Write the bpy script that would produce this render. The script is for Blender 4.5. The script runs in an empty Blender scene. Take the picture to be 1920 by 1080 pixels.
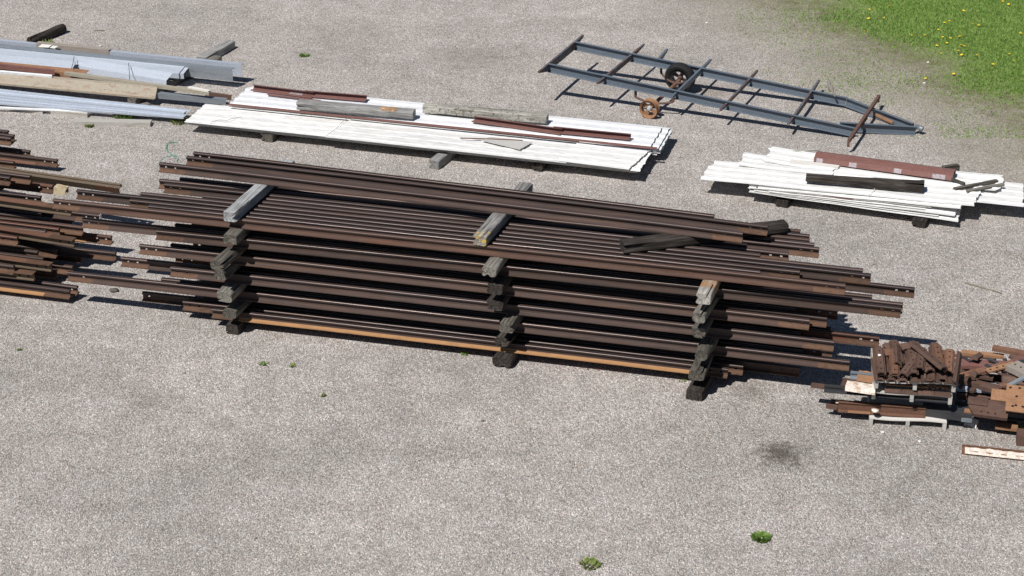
import bpy, bmesh, math, random
from math import radians, sin, cos, tan, atan2, pi, sqrt
from mathutils import Vector, Matrix, noise

# ------------------------------------------------------------------ scene, camera, light
S = bpy.context.scene
COL = S.collection
PITCH = radians(25.5); FPX = 3780.0; CAMH = 13.318
cam = bpy.data.cameras.new('camera'); cam.sensor_width = 36; cam.lens = FPX * 36 / 1920
cam.clip_start = 0.1; cam.clip_end = 2000
camo = bpy.data.objects.new('camera', cam); COL.objects.link(camo)
camo.location = (0, 0, CAMH); camo.rotation_euler = (pi / 2 - PITCH, 0, 0)
S.camera = camo
SUNV = Vector((0.46, 0.57, -1.0)).normalized()          # direction the light travels
W = bpy.data.worlds.new('World'); S.world = W; W.use_nodes = True
wn = W.node_tree.nodes; wl = W.node_tree.links
sky = wn.new('ShaderNodeTexSky'); sky.sky_type = 'NISHITA'; sky.sun_disc = False
sky.sun_elevation = math.asin(-SUNV.z); sky.sun_rotation = atan2(-SUNV.x, -SUNV.y)
sky.air_density = 0.75; sky.dust_density = 0.3; sky.ozone_density = 1.0
wl.new(sky.outputs[0], wn['Background'].inputs[0]); wn['Background'].inputs[1].default_value = 0.05
sun = bpy.data.lights.new('sun', 'SUN'); sun.energy = 5.0; sun.angle = radians(0.5); sun.color = (1.0, 0.965, 0.92)
suno = bpy.data.objects.new('sun', sun); COL.objects.link(suno)
suno.rotation_euler = SUNV.to_track_quat('-Z', 'Y').to_euler(); suno.location = (-20, -20, 40)
S.view_settings.view_transform = 'Standard'; S.view_settings.look = 'None'
S.view_settings.exposure = 0.0; S.view_settings.gamma = 1.0

def G(px, py, z=0.0):
    """point at height z that the surveyed photo point (px, py) belongs to"""
    u = (px - 960) / FPX; v = (540 - py) / FPX
    d = Vector((u, cos(PITCH) + v * sin(PITCH), -sin(PITCH) + v * cos(PITCH)))
    return Vector((0, 0, CAMH)) + d * ((z - CAMH) / d.z)

# ------------------------------------------------------------------ helpers
def tag(o, label=None, cat=None, group=None, kind=None):
    if label: o['label'] = label
    if cat: o['category'] = cat
    if group: o['group'] = group
    o['kind'] = kind or 'thing'
    return o

def empty(name, mat, label, cat, group=None):
    o = bpy.data.objects.new(name, None); COL.objects.link(o); o.matrix_world = mat
    o.empty_display_size = 0.2
    return tag(o, label, cat, group)

class MB:
    def __init__(s): s.v = []; s.f = []; s.m = []; s.sm = []
    def add(s, vs, fs, m=0, smooth=False, mat=None):
        o = len(s.v)
        for p in vs:
            p = Vector(p)
            s.v.append(mat @ p if mat is not None else p)
        for i, f in enumerate(fs):
            s.f.append([o + k for k in f]); s.m.append(m if isinstance(m, int) else m[i]); s.sm.append(smooth)
    def box(s, x0, x1, y0, y1, z0, z1, m=0, mat=None):
        s.add([(x0,y0,z0),(x1,y0,z0),(x1,y1,z0),(x0,y1,z0),(x0,y0,z1),(x1,y0,z1),(x1,y1,z1),(x0,y1,z1)],
              [(0,3,2,1),(4,5,6,7),(0,1,5,4),(1,2,6,5),(2,3,7,6),(3,0,4,7)], m, False, mat)
    def prism(s, prof, xs, m=0, fn=None, mat=None, smooth=False):
        """closed profile (y,z) swept along x through stations xs; fn(x,y,z) warps"""
        n = len(prof); vs = []; fs = []
        for x in xs:
            for (y, z) in prof:
                p = (x, y, z)
                vs.append(fn(*p) if fn else p)
        for k in range(len(xs) - 1):
            for i in range(n):
                j = (i + 1) % n
                fs.append((k*n+i, k*n+j, (k+1)*n+j, (k+1)*n+i))
        fs.append(tuple(range(n))); fs.append(tuple((len(xs)-1)*n + i for i in reversed(range(n))))
        s.add(vs, fs, m, smooth, mat)
    def tube(s, pts, r, seg=8, m=0, mat=None, caps=True):
        pts = [Vector(p) for p in pts]; rs = r if isinstance(r, (list, tuple)) else [r]*len(pts)
        vs = []; fs = []
        for i, p in enumerate(pts):
            d = (pts[min(i+1, len(pts)-1)] - pts[max(i-1, 0)]).normalized()
            a = d.cross(Vector((0,0,1)))
            if a.length < 1e-3: a = d.cross(Vector((0,1,0)))
            a.normalize(); b = a.cross(d)
            for k in range(seg):
                t = 2*pi*k/seg
                vs.append(p + a*cos(t)*rs[i] + b*sin(t)*rs[i])
        for i in range(len(pts)-1):
            for k in range(seg):
                l = (k+1) % seg
                fs.append((i*seg+k, i*seg+l, (i+1)*seg+l, (i+1)*seg+k))
        if caps:
            fs.append(tuple(range(seg))); fs.append(tuple((len(pts)-1)*seg + k for k in reversed(range(seg))))
        s.add(vs, fs, m, True, mat)
    def lathe(s, prof, seg=28, m=0, mat=None, closed=True):
        """profile of (x, r) turned about the x axis"""
        vs = []; fs = []; n = len(prof)
        for k in range(seg):
            t = 2*pi*k/seg
            for (x, r) in prof: vs.append((x, r*cos(t), r*sin(t)))
        for k in range(seg):
            l = (k+1) % seg
            for i in range(n if closed else n-1):
                j = (i+1) % n
                fs.append((k*n+i, k*n+j, l*n+j, l*n+i))
        s.add(vs, fs, m, True, mat)
    def build(s, name, mats, parent=None, mat=None, sharp=35, loc=None):
        me = bpy.data.meshes.new(name); me.from_pydata([tuple(p) for p in s.v], [], s.f)
        if not isinstance(mats, (list, tuple)): mats = [mats]
        for mm in mats: me.materials.append(mm)
        me.polygons.foreach_set('material_index', s.m)
        me.polygons.foreach_set('use_smooth', [True]*len(s.f))
        bm = bmesh.new(); bm.from_mesh(me)
        bmesh.ops.recalc_face_normals(bm, faces=bm.faces); bm.to_mesh(me); bm.free()
        me.set_sharp_from_angle(angle=radians(sharp)); me.update()
        o = bpy.data.objects.new(name, me); COL.objects.link(o)
        if parent is not None: o.parent = parent
        if mat is not None: o.matrix_world = mat if parent is None else o.matrix_world
        return o

def frame(A, B, roll=0.0):
    A = Vector(A); B = Vector(B)
    x = (B - A).normalized(); y = Vector((0,0,1)).cross(x).normalized(); z = x.cross(y)
    M = Matrix.Identity(4)
    for i in range(3): M[i][0] = x[i]; M[i][1] = y[i]; M[i][2] = z[i]; M[i][3] = A[i]
    if roll: M = M @ Matrix.Rotation(roll, 4, 'X')
    return M, (B - A).length
def thick(pts, t):
    """open polyline (y,z) to closed profile of thickness t"""
    n = len(pts); off = []
    for i, p in enumerate(pts):
        a = Vector(pts[max(i-1, 0)]); b = Vector(pts[min(i+1, n-1)]); p = Vector(p)
        d1 = (p - a).normalized() if i > 0 else (b - p).normalized()
        d2 = (b - p).normalized() if i < n-1 else d1
        n1 = Vector((-d1.y, d1.x)); n2 = Vector((-d2.y, d2.x)); nn = (n1 + n2)
        if nn.length < 1e-4: nn = n1
        nn.normalize(); k = 1 / max(0.4, nn.dot(n1))
        off.append(p + nn * t * k)
    return [tuple(p) for p in pts] + [tuple(p) for p in reversed(off)]
def steps(L, d):
    n = max(1, int(round(L / d)))
    return [L * i / n for i in range(n + 1)]

# ------------------------------------------------------------------ materials
def nmat(name):
    m = bpy.data.materials.new(name); m.use_nodes = True
    nt = m.node_tree; b = nt.nodes['Principled BSDF']
    return m, nt, b
class N:
    def __init__(s, nt): s.nt = nt; s.tc = nt.nodes.new('ShaderNodeTexCoord')
    def new(s, t, **kw):
        n = s.nt.nodes.new(t)
        for k, v in kw.items(): setattr(n, k, v)
        return n
    def link(s, a, b): s.nt.links.new(a, b)
    def co(s, scale=(1,1,1), loc=(0,0,0)):
        mp = s.new('ShaderNodeMapping'); mp.inputs['Scale'].default_value = scale; mp.inputs['Location'].default_value = loc
        s.link(s.tc.outputs['Object'], mp.inputs[0])
        oi = s.new('ShaderNodeObjectInfo')
        ad = s.new('ShaderNodeVectorMath', operation='MULTIPLY_ADD')
        cm = s.new('ShaderNodeCombineXYZ')
        for i in range(3): s.link(oi.outputs['Random'], cm.inputs[i])
        s.link(cm.outputs[0], ad.inputs[0]); ad.inputs[1].default_value = (37, 53, 71); s.link(mp.outputs[0], ad.inputs[2])
        return ad.outputs[0]
    def noise(s, co, scale, detail=4, rough=.55):
        n = s.new('ShaderNodeTexNoise'); n.inputs['Scale'].default_value = scale
        n.inputs['Detail'].default_value = detail; n.inputs['Roughness'].default_value = rough
        s.link(co, n.inputs['Vector']); return n.outputs[0]
    def ramp(s, fac, stops, interp='LINEAR'):
        r = s.new('ShaderNodeValToRGB'); r.color_ramp.interpolation = interp
        e = r.color_ramp.elements
        while len(e) < len(stops): e.new(0.5)
        for i, (p, c) in enumerate(stops):
            e[i].position = p; e[i].color = (c[0], c[1], c[2], 1) if isinstance(c, (tuple, list)) else (c, c, c, 1)
        s.link(fac, r.inputs[0]); return r.outputs[0]
    def mix(s, fac, a, b, mode='MIX'):
        m = s.new('ShaderNodeMix', data_type='RGBA', blend_type=mode)
        for inp, v in ((m.inputs[0], fac), (m.inputs[6], a), (m.inputs[7], b)):
            if hasattr(v, 'is_output') or isinstance(v, bpy.types.NodeSocket): s.link(v, inp)
            elif isinstance(v, (tuple, list)): inp.default_value = (v[0], v[1], v[2], 1)
            else: inp.default_value = v
        return m.outputs[2]
    def math(s, op, a, b=0.0, c=None):
        m = s.new('ShaderNodeMath', operation=op)
        for i, v in enumerate((a, b) if c is None else (a, b, c)):
            if isinstance(v, bpy.types.NodeSocket): s.link(v, m.inputs[i])
            else: m.inputs[i].default_value = v
        return m.outputs[0]
    def bump(s, h, strength, dist, bsdf):
        b = s.new('ShaderNodeBump'); b.inputs['Strength'].default_value = strength; b.inputs['Distance'].default_value = dist
        s.link(h, b.inputs['Height']); s.link(b.outputs[0], bsdf.inputs['Normal'])
    def rnd(s):
        return s.new('ShaderNodeObjectInfo').outputs['Random']

def mottled(name, cols, scale=(1,1,1), nscale=6, rough=.6, bump=.15, bdist=.004, metal=0.0, streak=None, fine=60, var=.25, spec=.5, hue=None, rr=None):
    """rust / paint / galvanised surface: colours spread by noise, streaks along x, small relief, slight shift per object"""
    m, nt, b = nmat(name); n = N(nt); co = n.co(scale)
    a = n.noise(co, nscale, 6, .6)
    k = len(cols)
    c = n.ramp(a, [(0.28 + 0.44*i/max(1, k-1), cols[i]) for i in range(k)])
    f = n.noise(n.co((scale[0], scale[1]*1.0, scale[2]*1.0)), fine, 3, .6)
    c = n.mix(.45, c, n.ramp(f, [(.3, .5), (.7, 1.35)]), 'MULTIPLY')
    if streak:
        st = n.noise(n.co((.35, 14, 14)), 4, 4, .6)
        c = n.mix(n.math('MULTIPLY', n.ramp(st, [(.5, 0), (.72, 1)]), streak[1]), c, streak[0])
    r = n.rnd()
    c = n.mix(1.0, c, n.ramp(r, [(0, 1 - var), (1, 1 + var)]), 'MULTIPLY')
    if hue:
        r2 = n.math('FRACT', n.math('MULTIPLY', r, 7.31))
        c = n.mix(1.0, c, n.ramp(r2, [(0, (.92,.97,1.04)), (.6, (1,1,1)), (.85, (1.15,1.0,.9)), (1, hue)]), 'MULTIPLY')
    n.link(c, b.inputs['Base Color'])
    b.inputs['Metallic'].default_value = metal
    b.inputs['Specular IOR Level'].default_value = spec
    rg = n.ramp(a, [(.2, max(0, rough - .12)), (.8, min(1, rough + .12))])
    if rr: rg = n.math('ADD', rg, n.math('MULTIPLY_ADD', n.math('FRACT', n.math('MULTIPLY', r, 13.7)), rr[1] - rr[0], rr[0]))
    n.link(rg, b.inputs['Roughness'])
    if bump: n.bump(f, bump, bdist, b)
    return m

M = {}
M['rail'] = mottled('rail_steel', [(.038,.025,.021), (.066,.044,.037), (.055,.033,.025)], (.5,3,3), 3, .78, .12, .003, 0, ((.15,.075,.04), .45), 70, .25, .3, (1.7,1.15,.85))
M['rail_head'] = mottled('rail_head_steel', [(.055,.038,.033), (.085,.059,.052), (.07,.045,.036)], (.4,3,3), 3, .36, .06, .002, .4, ((.15,.078,.045), .4), 70, .32, .6, (1.8,1.2,.9), (-.08, .34))
M['rail_side_shade'] = mottled('rail_head_side_shade', [(.032,.023,.021), (.045,.032,.029), (.037,.025,.021)], (.4,3,3), 3, .6, .06, .002, .1, None, 70, .25, .4)  # darker head sides: shaded band under the rail head put into the colour
M['rail_end'] = mottled('rail_end_rust', [(.082,.047,.031), (.122,.071,.047), (.068,.042,.03)], (1.5,3,3), 4, .82, .25, .003, 0, None, 70, .22, .2)
M['rail_orange'] = mottled('rail_foot_orange_rust', [(.33,.175,.08), (.39,.215,.10), (.25,.14,.075)], (1,4,4), 3, .8, .25, .003, 0, ((.17,.09,.05), .35), 80, .05, .2)
M['rail_olive'] = mottled('rail_underside', [(.09,.07,.05), (.125,.098,.068), (.10,.062,.042)], (.6,3,3), 3, .7, .15, .003, 0, ((.25,.12,.07), .3), 70, .15, .3)
M['rail_red'] = mottled('rail_base_red_rust', [(.13,.066,.043), (.17,.09,.06), (.10,.056,.038)], (.8,4,4), 4, .8, .2, .003, 0, None, 70, .12, .2)
M['rust'] = mottled('brown_rust', [(.075,.045,.036), (.12,.072,.055), (.095,.053,.038)], (1,1,1), 6, .75, .3, .003, 0, None, 60, .25, .3)
M['rust_red'] = mottled('red_rust', [(.15,.078,.052), (.19,.10,.065), (.13,.07,.05)], (1,1,1), 6, .8, .3, .003, 0, None, 60, .2, .25)
M['rust_orange'] = mottled('orange_rust', [(.27,.145,.08), (.32,.175,.098), (.225,.12,.07)], (1,1,1), 5, .85, .3, .003, 0, None, 50, .12, .2)
M['crust'] = mottled('pale_concrete_crust', [(.75,.62,.5), (.85,.78,.7), (.5,.3,.17)], (1,1,1), 9, .95, .8, .02, 0, None, 40, .08, .1)
M['black'] = mottled('black_steel', [(.018,.02,.024), (.035,.037,.042), (.05,.04,.034)], (.5,3,3), 4, .5, .1, .003, 0, None, 60, .15, .5)
M['rubber'] = mottled('tyre_rubber', [(.012,.012,.013), (.022,.022,.023)], (1,1,1), 8, .8, .2, .004, 0, None, 60, .1, .3)
M['trailer'] = mottled('blue_grey_paint', [(.105,.137,.175), (.122,.156,.195), (.11,.135,.165)], (.5,2,2), 4, .5, .06, .002, 0, ((.14,.075,.05), .25), 50, .06, .5)
M['galv'] = mottled('galvanised_blue', [(.42,.475,.56), (.50,.55,.63), (.46,.51,.59)], (.5,3,3), 3, .42, .05, .002, .15, ((.36,.33,.3), .25), 50, .1, .5)
M['galv_grey'] = mottled('galvanised_grey', [(.19,.22,.255), (.24,.27,.30), (.17,.195,.22)], (.5,3,3), 4, .45, .06, .002, .2, ((.25,.2,.16), .3), 50, .12, .5)
M['galv_brown'] = mottled('weathered_grey_brown_purlin', [(.25,.225,.2), (.31,.28,.25), (.22,.16,.11)], (.5,3,3), 5, .6, .08, .002, 0, ((.3,.16,.08), .4), 50, .1, .4)
M['tan'] = mottled('tan_primer', [(.315,.28,.225), (.36,.325,.26), (.25,.165,.11)], (.8,3,3), 6, .75, .12, .002, 0, ((.3,.16,.09), .35), 60, .08, .3)
M['olive'] = mottled('olive_grey_primer', [(.33,.31,.25), (.4,.37,.3), (.28,.22,.15)], (.6,3,3), 4, .6, .08, .002, 0, ((.32,.2,.12), .3), 60, .08, .3)
M['white'] = mottled('white_sheet_paint', [(.72,.72,.705), (.79,.79,.775), (.64,.63,.605)], (.4,2.5,2.5), 2.2, .5, .05, .003, 0, ((.5,.47,.43), .4), 14, .05, .4)
M['white_silver'] = mottled('white_ribbed_sheet', [(.72,.74,.76), (.8,.81,.82), (.68,.7,.73)], (.5,3,3), 3, .38, .03, .002, .05, ((.56,.6,.66), .3), 20, .03, .5)
M['maroon'] = mottled('brown_trim_paint', [(.18,.085,.072), (.21,.10,.085), (.16,.075,.063)], (.6,2,2), 4, .45, .05, .002, 0, ((.3,.2,.18), .15), 40, .08, .5)
M['scuff'] = mottled('bare_metal_scuff', [(.22,.13,.12), (.5,.46,.48), (.3,.2,.19)], (1,1,1), 22, .4, .05, .002, .2, None, 40, .05, .5)
M['palletw'] = mottled('grey_pallet_wood', [(.36,.345,.32), (.5,.485,.455), (.26,.24,.21)], (.6,8,8), 4, .85, .25, .003, 0, ((.25,.22,.19), .4), 60, .12, .2)
M['board'] = mottled('grey_board_wood', [(.36,.345,.31), (.46,.445,.41), (.26,.245,.21)], (.5,9,9), 4, .9, .3, .004, 0, ((.15,.135,.115), .5), 60, .12, .2)
M['fibre'] = mottled('grey_fibre_board', [(.46,.45,.43), (.52,.51,.49)], (1,1,1), 5, .9, .1, .002, 0, None, 50, .05, .2)
M['boardw'] = mottled('pale_weathered_board', [(.6,.58,.54), (.68,.66,.62), (.5,.47,.42)], (.5,8,8), 4, .9, .2, .003, 0, ((.35,.32,.28), .3), 50, .06, .2)
M['cream'] = mottled('cream_paint', [(.45,.36,.22), (.55,.46,.31), (.3,.2,.1)], (1,1,1), 10, .7, .2, .003, 0, None, 60, .05, .3)
M['green_wire'] = mottled('green_plastic', [(.08,.3,.22), (.1,.36,.27)], (1,1,1), 8, .5, 0, .001, 0, None, 50, .05, .4)
M['wire'] = mottled('thin_wire', [(.2,.19,.18), (.3,.28,.26)], (1,1,1), 8, .5, 0, .001, 0, None, 50, .05, .4)
M['paint_white'] = mottled('white_paint_mark', [(.7,.68,.63), (.8,.78,.74)], (1,1,1), 20, .7, 0, .001, 0, None, 50, .05, .3)
M['trailer_rust'] = mottled('rusty_blue_grey_bar', [(.10,.125,.15), (.12,.062,.045), (.12,.14,.165), (.095,.055,.042)], (1.5,1,1), 3.5, .6, .1, .003, 0, None, 50, .1, .3)
M['hub'] = mottled('dull_silver_hub', [(.45,.5,.53), (.55,.58,.6)], (1,1,1), 20, .5, 0, .001, .2, None, 50, .05, .4)
M['stone'] = mottled('pale_stone', [(.6,.58,.54), (.75,.73,.7)], (1,1,1), 12, .9, .3, .004, 0, None, 60, .1, .2)
M['hole'] = mottled('dark_hole_edge', [(.03,.022,.018), (.04,.03,.025)], (1,1,1), 8, .9, 0, .001, 0, None, 50, .05, .1)

def wood(name, base, dark, light, paint=None, paint_x=None, var=.18, far=False, cover=(.5,.58)):
    m, nt, b = nmat(name); n = N(nt)
    gr = n.noise(n.co((.7, 11, 11)), 3.2, 7, .65)
    c = n.ramp(gr, [(.3, dark), (.48, base), (.7, light)])
    crack = n.noise(n.co((.35, 16, 16)), 2.2, 3, .5)
    ck = n.ramp(crack, [(.30, 0.18), (.38, 1)])
    c = n.mix(1.0, c, ck, 'MULTIPLY')
    bl = n.noise(n.co((1, 1, 1)), 2.5, 3, .5)
    c = n.mix(.7, c, n.ramp(bl, [(.3, .62), (.7, 1.3)]), 'MULTIPLY')
    if paint:
        sp = n.new('ShaderNodeSeparateXYZ'); n.link(n.tc.outputs['Object'], sp.inputs[0])
        edge = n.math('ADD', sp.outputs[0], n.math('MULTIPLY', n.math('SUBTRACT', n.noise(n.co(), 9, 4), .5), paint_x[1]))
        msk = n.ramp(n.math('MULTIPLY', edge, .5 / paint_x[0]), [(.4, 0 if far else 1), (.5, 1 if far else 0)])
        spot = n.ramp(n.noise(n.co(), 19, 6, .7), [(cover[0], 0), (cover[1], .9)])
        c = n.mix(n.math('MULTIPLY', msk, spot), c, paint)
    c = n.mix(1.0, c, n.ramp(n.rnd(), [(0, 1 - var), (1, 1 + var)]), 'MULTIPLY')
    n.link(c, b.inputs['Base Color']); b.inputs['Roughness'].default_value = .9; b.inputs['Specular IOR Level'].default_value = .2
    n.bump(n.math('MULTIPLY', gr, ck), .7, .012, b)
    return m
M['tie_grey'] = wood('silver_timber', (.24,.238,.232), (.075,.07,.064), (.39,.388,.38))
M['tie_white'] = wood('bleached_timber', (.40,.41,.42), (.16,.15,.14), (.58,.59,.60))
M['tie_mid'] = wood('grey_brown_timber', (.088,.08,.067), (.024,.02,.016), (.18,.168,.145))
M['tie_dark'] = wood('tarred_timber', (.036,.03,.026), (.012,.01,.009), (.085,.075,.066))
M['tie_yellow'] = wood('yellow_ended_timber', (.17,.165,.16), (.05,.045,.04), (.34,.335,.33), (.5,.34,.05), (.20, .35))
M['tie_orange'] = wood('orange_stained_timber', (.33,.315,.285), (.13,.12,.105), (.52,.5,.46), (.32,.16,.06), (.24, .12), .1, True, (.38,.55))
M['tie_pale'] = wood('pale_timber', (.17,.16,.138), (.05,.045,.036), (.31,.298,.265))
M['bark'] = mottled('bare_wood_patch', [(.10,.045,.02), (.36,.22,.12), (.55,.45,.36)], (1,1,1), 14, .9, .4, .006, 0, None, 40, .05, .2)
M['tie_rot'] = wood('rotting_pale_timber', (.36,.35,.31), (.15,.14,.12), (.5,.49,.45), (.10,.06,.035), (9, .1), .1, False, (.53,.62))
M['twig'] = wood('twig_bark', (.2,.175,.13), (.09,.075,.055), (.3,.27,.2))

def leafmat(name, a, b2, c3):
    m, nt, b = nmat(name); n = N(nt)
    g = n.new('ShaderNodeNewGeometry')
    wn_ = n.new('ShaderNodeTexWhiteNoise', noise_dimensions='3D')
    sc = n.new('ShaderNodeVectorMath', operation='SCALE'); sc.inputs['Scale'].default_value = 9.0
    n.link(g.outputs['Position'], sc.inputs[0]); 
    nz = n.noise(g.outputs['Position'], 14, 2)
    n.link(n.ramp(nz, [(.3, a), (.5, b2), (.7, c3)]), b.inputs['Base Color'])
    b.inputs['Roughness'].default_value = .6; b.inputs['Specular IOR Level'].default_value = .25
    tr = n.new('ShaderNodeBsdfTranslucent'); mx = n.new('ShaderNodeMixShader'); mx.inputs[0].default_value = .3
    n.link(n.ramp(nz, [(.3, a), (.5, b2), (.7, c3)]), tr.inputs[0])
    out = nt.nodes['Material Output']
    n.link(b.outputs[0], mx.inputs[1]); n.link(tr.outputs[0], mx.inputs[2]); n.link(mx.outputs[0], out.inputs[0])
    return m
M['grass'] = leafmat('grass_blade', (.13,.24,.05), (.22,.37,.08), (.38,.47,.15))
M['weed'] = leafmat('weed_leaf', (.10,.19,.035), (.16,.27,.055), (.25,.35,.09))
M['weed_dry'] = leafmat('dry_weed_leaf', (.13,.19,.045), (.2,.26,.07), (.33,.34,.14))
M['dandelion'] = mottled('dandelion_yellow', [(.85,.55,.02), (.9,.65,.03)], (1,1,1), 8, .8, 0, .001, 0, None, 50, .05, .2)
M['feather'] = mottled('grey_brown_feathers', [(.16,.14,.12), (.24,.22,.2), (.12,.1,.085)], (3,3,3), 10, .8, .1, .002, 0, None, 60, .02, .2)

# ------------------------------------------------------------------ ground
EA = G(1545, -12); EB = G(1935, 178)           # edge of the lawn
ed = (EB - EA).normalized(); en = Vector((-ed.y, ed.x, 0))
if en.y < 0: en = -en
def gravel():
    m, nt, b = nmat('gravel'); n = N(nt)
    pos = n.tc.outputs['Object']
    st_ = n.new('ShaderNodeMapping'); st_.inputs['Scale'].default_value = (1, .58, 1); n.link(pos, st_.inputs[0]); spos = st_.outputs[0]
    def vor(scale, rnd=1.0):
        v = n.new('ShaderNodeTexVoronoi'); v.inputs['Scale'].default_value = scale; n.link(spos, v.inputs['Vector'])
        return v
    v1 = vor(92); v2 = vor(50); v3 = vor(170)
    def chan(v, i=0):
        s_ = n.new('ShaderNodeSeparateColor'); n.link(v.outputs['Color'], s_.inputs[0]); return s_.outputs[i]
    val = n.math('ADD', n.math('MULTIPLY', chan(v1), .5), n.math('ADD', n.math('MULTIPLY', chan(v2), .22), n.math('MULTIPLY', chan(v3), .28)))
    stones = n.ramp(val, [(.12, (.125,.118,.113)), (.34, (.282,.267,.258)), (.52, (.38,.363,.353)), (.70, (.495,.477,.467)), (.90, (.88,.86,.845))])
    hue = n.ramp(chan(v1, 1), [(0, (1.12,.97,.92)), (.35, (1.02,1.0,.98)), (.7, (.95,1.0,1.03)), (1, (1.05,1.0,.9))])
    c = n.mix(.8, stones, hue, 'MULTIPLY')
    big = n.noise(pos, .33, 5, .6)
    c = n.mix(1.0, c, n.ramp(big, [(.25, (.80,.80,.79)), (.5, (.98,.97,.96)), (.75, (1.12,1.10,1.09))]), 'MULTIPLY')
    tr_ = n.new('ShaderNodeMapping'); tr_.inputs['Scale'].default_value = (.10, .55, 1); tr_.inputs['Rotation'].default_value = (0, 0, .25); n.link(pos, tr_.inputs[0])
    c = n.mix(1.0, c, n.ramp(n.noise(tr_.outputs[0], 1.0, 4, .55), [(.3, (.90,.90,.89)), (.5, (1.0,.995,.99)), (.7, (1.07,1.06,1.065))]), 'MULTIPLY')
    med = n.noise(pos, 2.2, 4, .6)
    c = n.mix(.8, c, n.ramp(med, [(.3, (.84,.83,.80)), (.7, (1.12,1.12,1.12))]), 'MULTIPLY')
    # stains
    def stain(px, py, r, col, s=.7):
        nonlocal c
        p = G(px, py)
        dv = n.new('ShaderNodeVectorMath', operation='DISTANCE'); n.link(pos, dv.inputs[0]); dv.inputs[1].default_value = p
        d = n.math('ADD', n.math('MULTIPLY', dv.outputs['Value'], 1/r), n.math('MULTIPLY', n.math('SUBTRACT', n.noise(pos, 6, 6, .75), .5), 2.6))
        c = n.mix(n.math('MULTIPLY', n.ramp(d, [(.2, 1), (.95, 0)]), s), c, n.mix(.45, col, n.mix(1.0, c, (.5,.48,.45), 'MULTIPLY')))
    stain(1467, 852, .46, (.05,.045,.036), .95); stain(1400, 735, .45, (.14,.13,.115), .5)
    stain(285, 750, .55, (.16,.135,.12), .5); stain(890, 110, 1.3, (.17,.15,.135), .4); stain(650, 70, 1.6, (.3,.245,.225), .35)
    stain(1330, 175, .8, (.3,.22,.14), .2); stain(845, 275, .8, (.27,.24,.19), .35)
    # earth and thin grass towards the lawn
    dv = n.new('ShaderNodeVectorMath', operation='SUBTRACT'); n.link(pos, dv.inputs[0]); dv.inputs[1].default_value = EA
    dd = n.new('ShaderNodeVectorMath', operation='DOT_PRODUCT'); n.link(dv.outputs[0], dd.inputs[0]); dd.inputs[1].default_value = en
    rag = n.math('ADD', n.math('MULTIPLY', n.math('SUBTRACT', n.noise(pos, .55, 5, .65), .5), 3.6), n.math('MULTIPLY', n.math('SUBTRACT', n.noise(pos, 4, 4, .7), .5), 1.7))
    dist = n.math('ADD', n.math('ADD', dd.outputs['Value'], .55), rag)
    thin = n.ramp(n.math('MULTIPLY_ADD', dist, .13, .5), [(.0, 0), (.25, .6), (.46, .95)])
    fine = n.ramp(n.noise(pos, 26, 4, .7), [(.4, 0), (.62, 1)])
    c = n.mix(n.math('MULTIPLY', thin, n.math('MULTIPLY_ADD', fine, .7, .3)), c, n.mix(n.noise(pos, 9, 4, .7), (.15,.135,.075), (.29,.26,.165)))
    fr = n.ramp(n.math('MULTIPLY_ADD', dist, .3, .5), [(.1, 0), (.42, .85), (.6, .6), (.8, 0)])
    c = n.mix(n.math('MULTIPLY', fr, n.ramp(n.noise(pos, 3.5, 5, .7), [(.38, .15), (.6, 1)])), c, n.mix(n.noise(pos, 20, 4, .7), (.075,.062,.038), (.20,.17,.10)))
    lawn = n.math('MULTIPLY', n.ramp(n.math('MULTIPLY_ADD', dist, .28, .5), [(.2, 0), (.85, 1)]), n.ramp(n.math('MULTIPLY_ADD', dist, .4, n.noise(pos, 18, 4, .7)), [(.2, .1), (.7, 1)]))
    c = n.mix(lawn, c, n.mix(n.noise(pos, 12, 5, .7), (.12,.17,.045), (.24,.31,.09)))
    n.link(c, b.inputs['Base Color']); b.inputs['Roughness'].default_value = .95; b.inputs['Specular IOR Level'].default_value = .15
    h = n.math('ADD', n.math('MULTIPLY', v1.outputs['Distance'], -1.0), n.math('MULTIPLY', v2.outputs['Distance'], -.7))
    n.bump(h, .75, .012, b)
    return m
gm = MB(); gm.add([(-150,-60,0),(150,-60,0),(150,320,0),(-150,320,0)], [(0,1,2,3)])
tag(gm.build('ground', gravel()), 'grey pink gravel yard running into a green lawn', 'ground', kind='structure')

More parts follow.
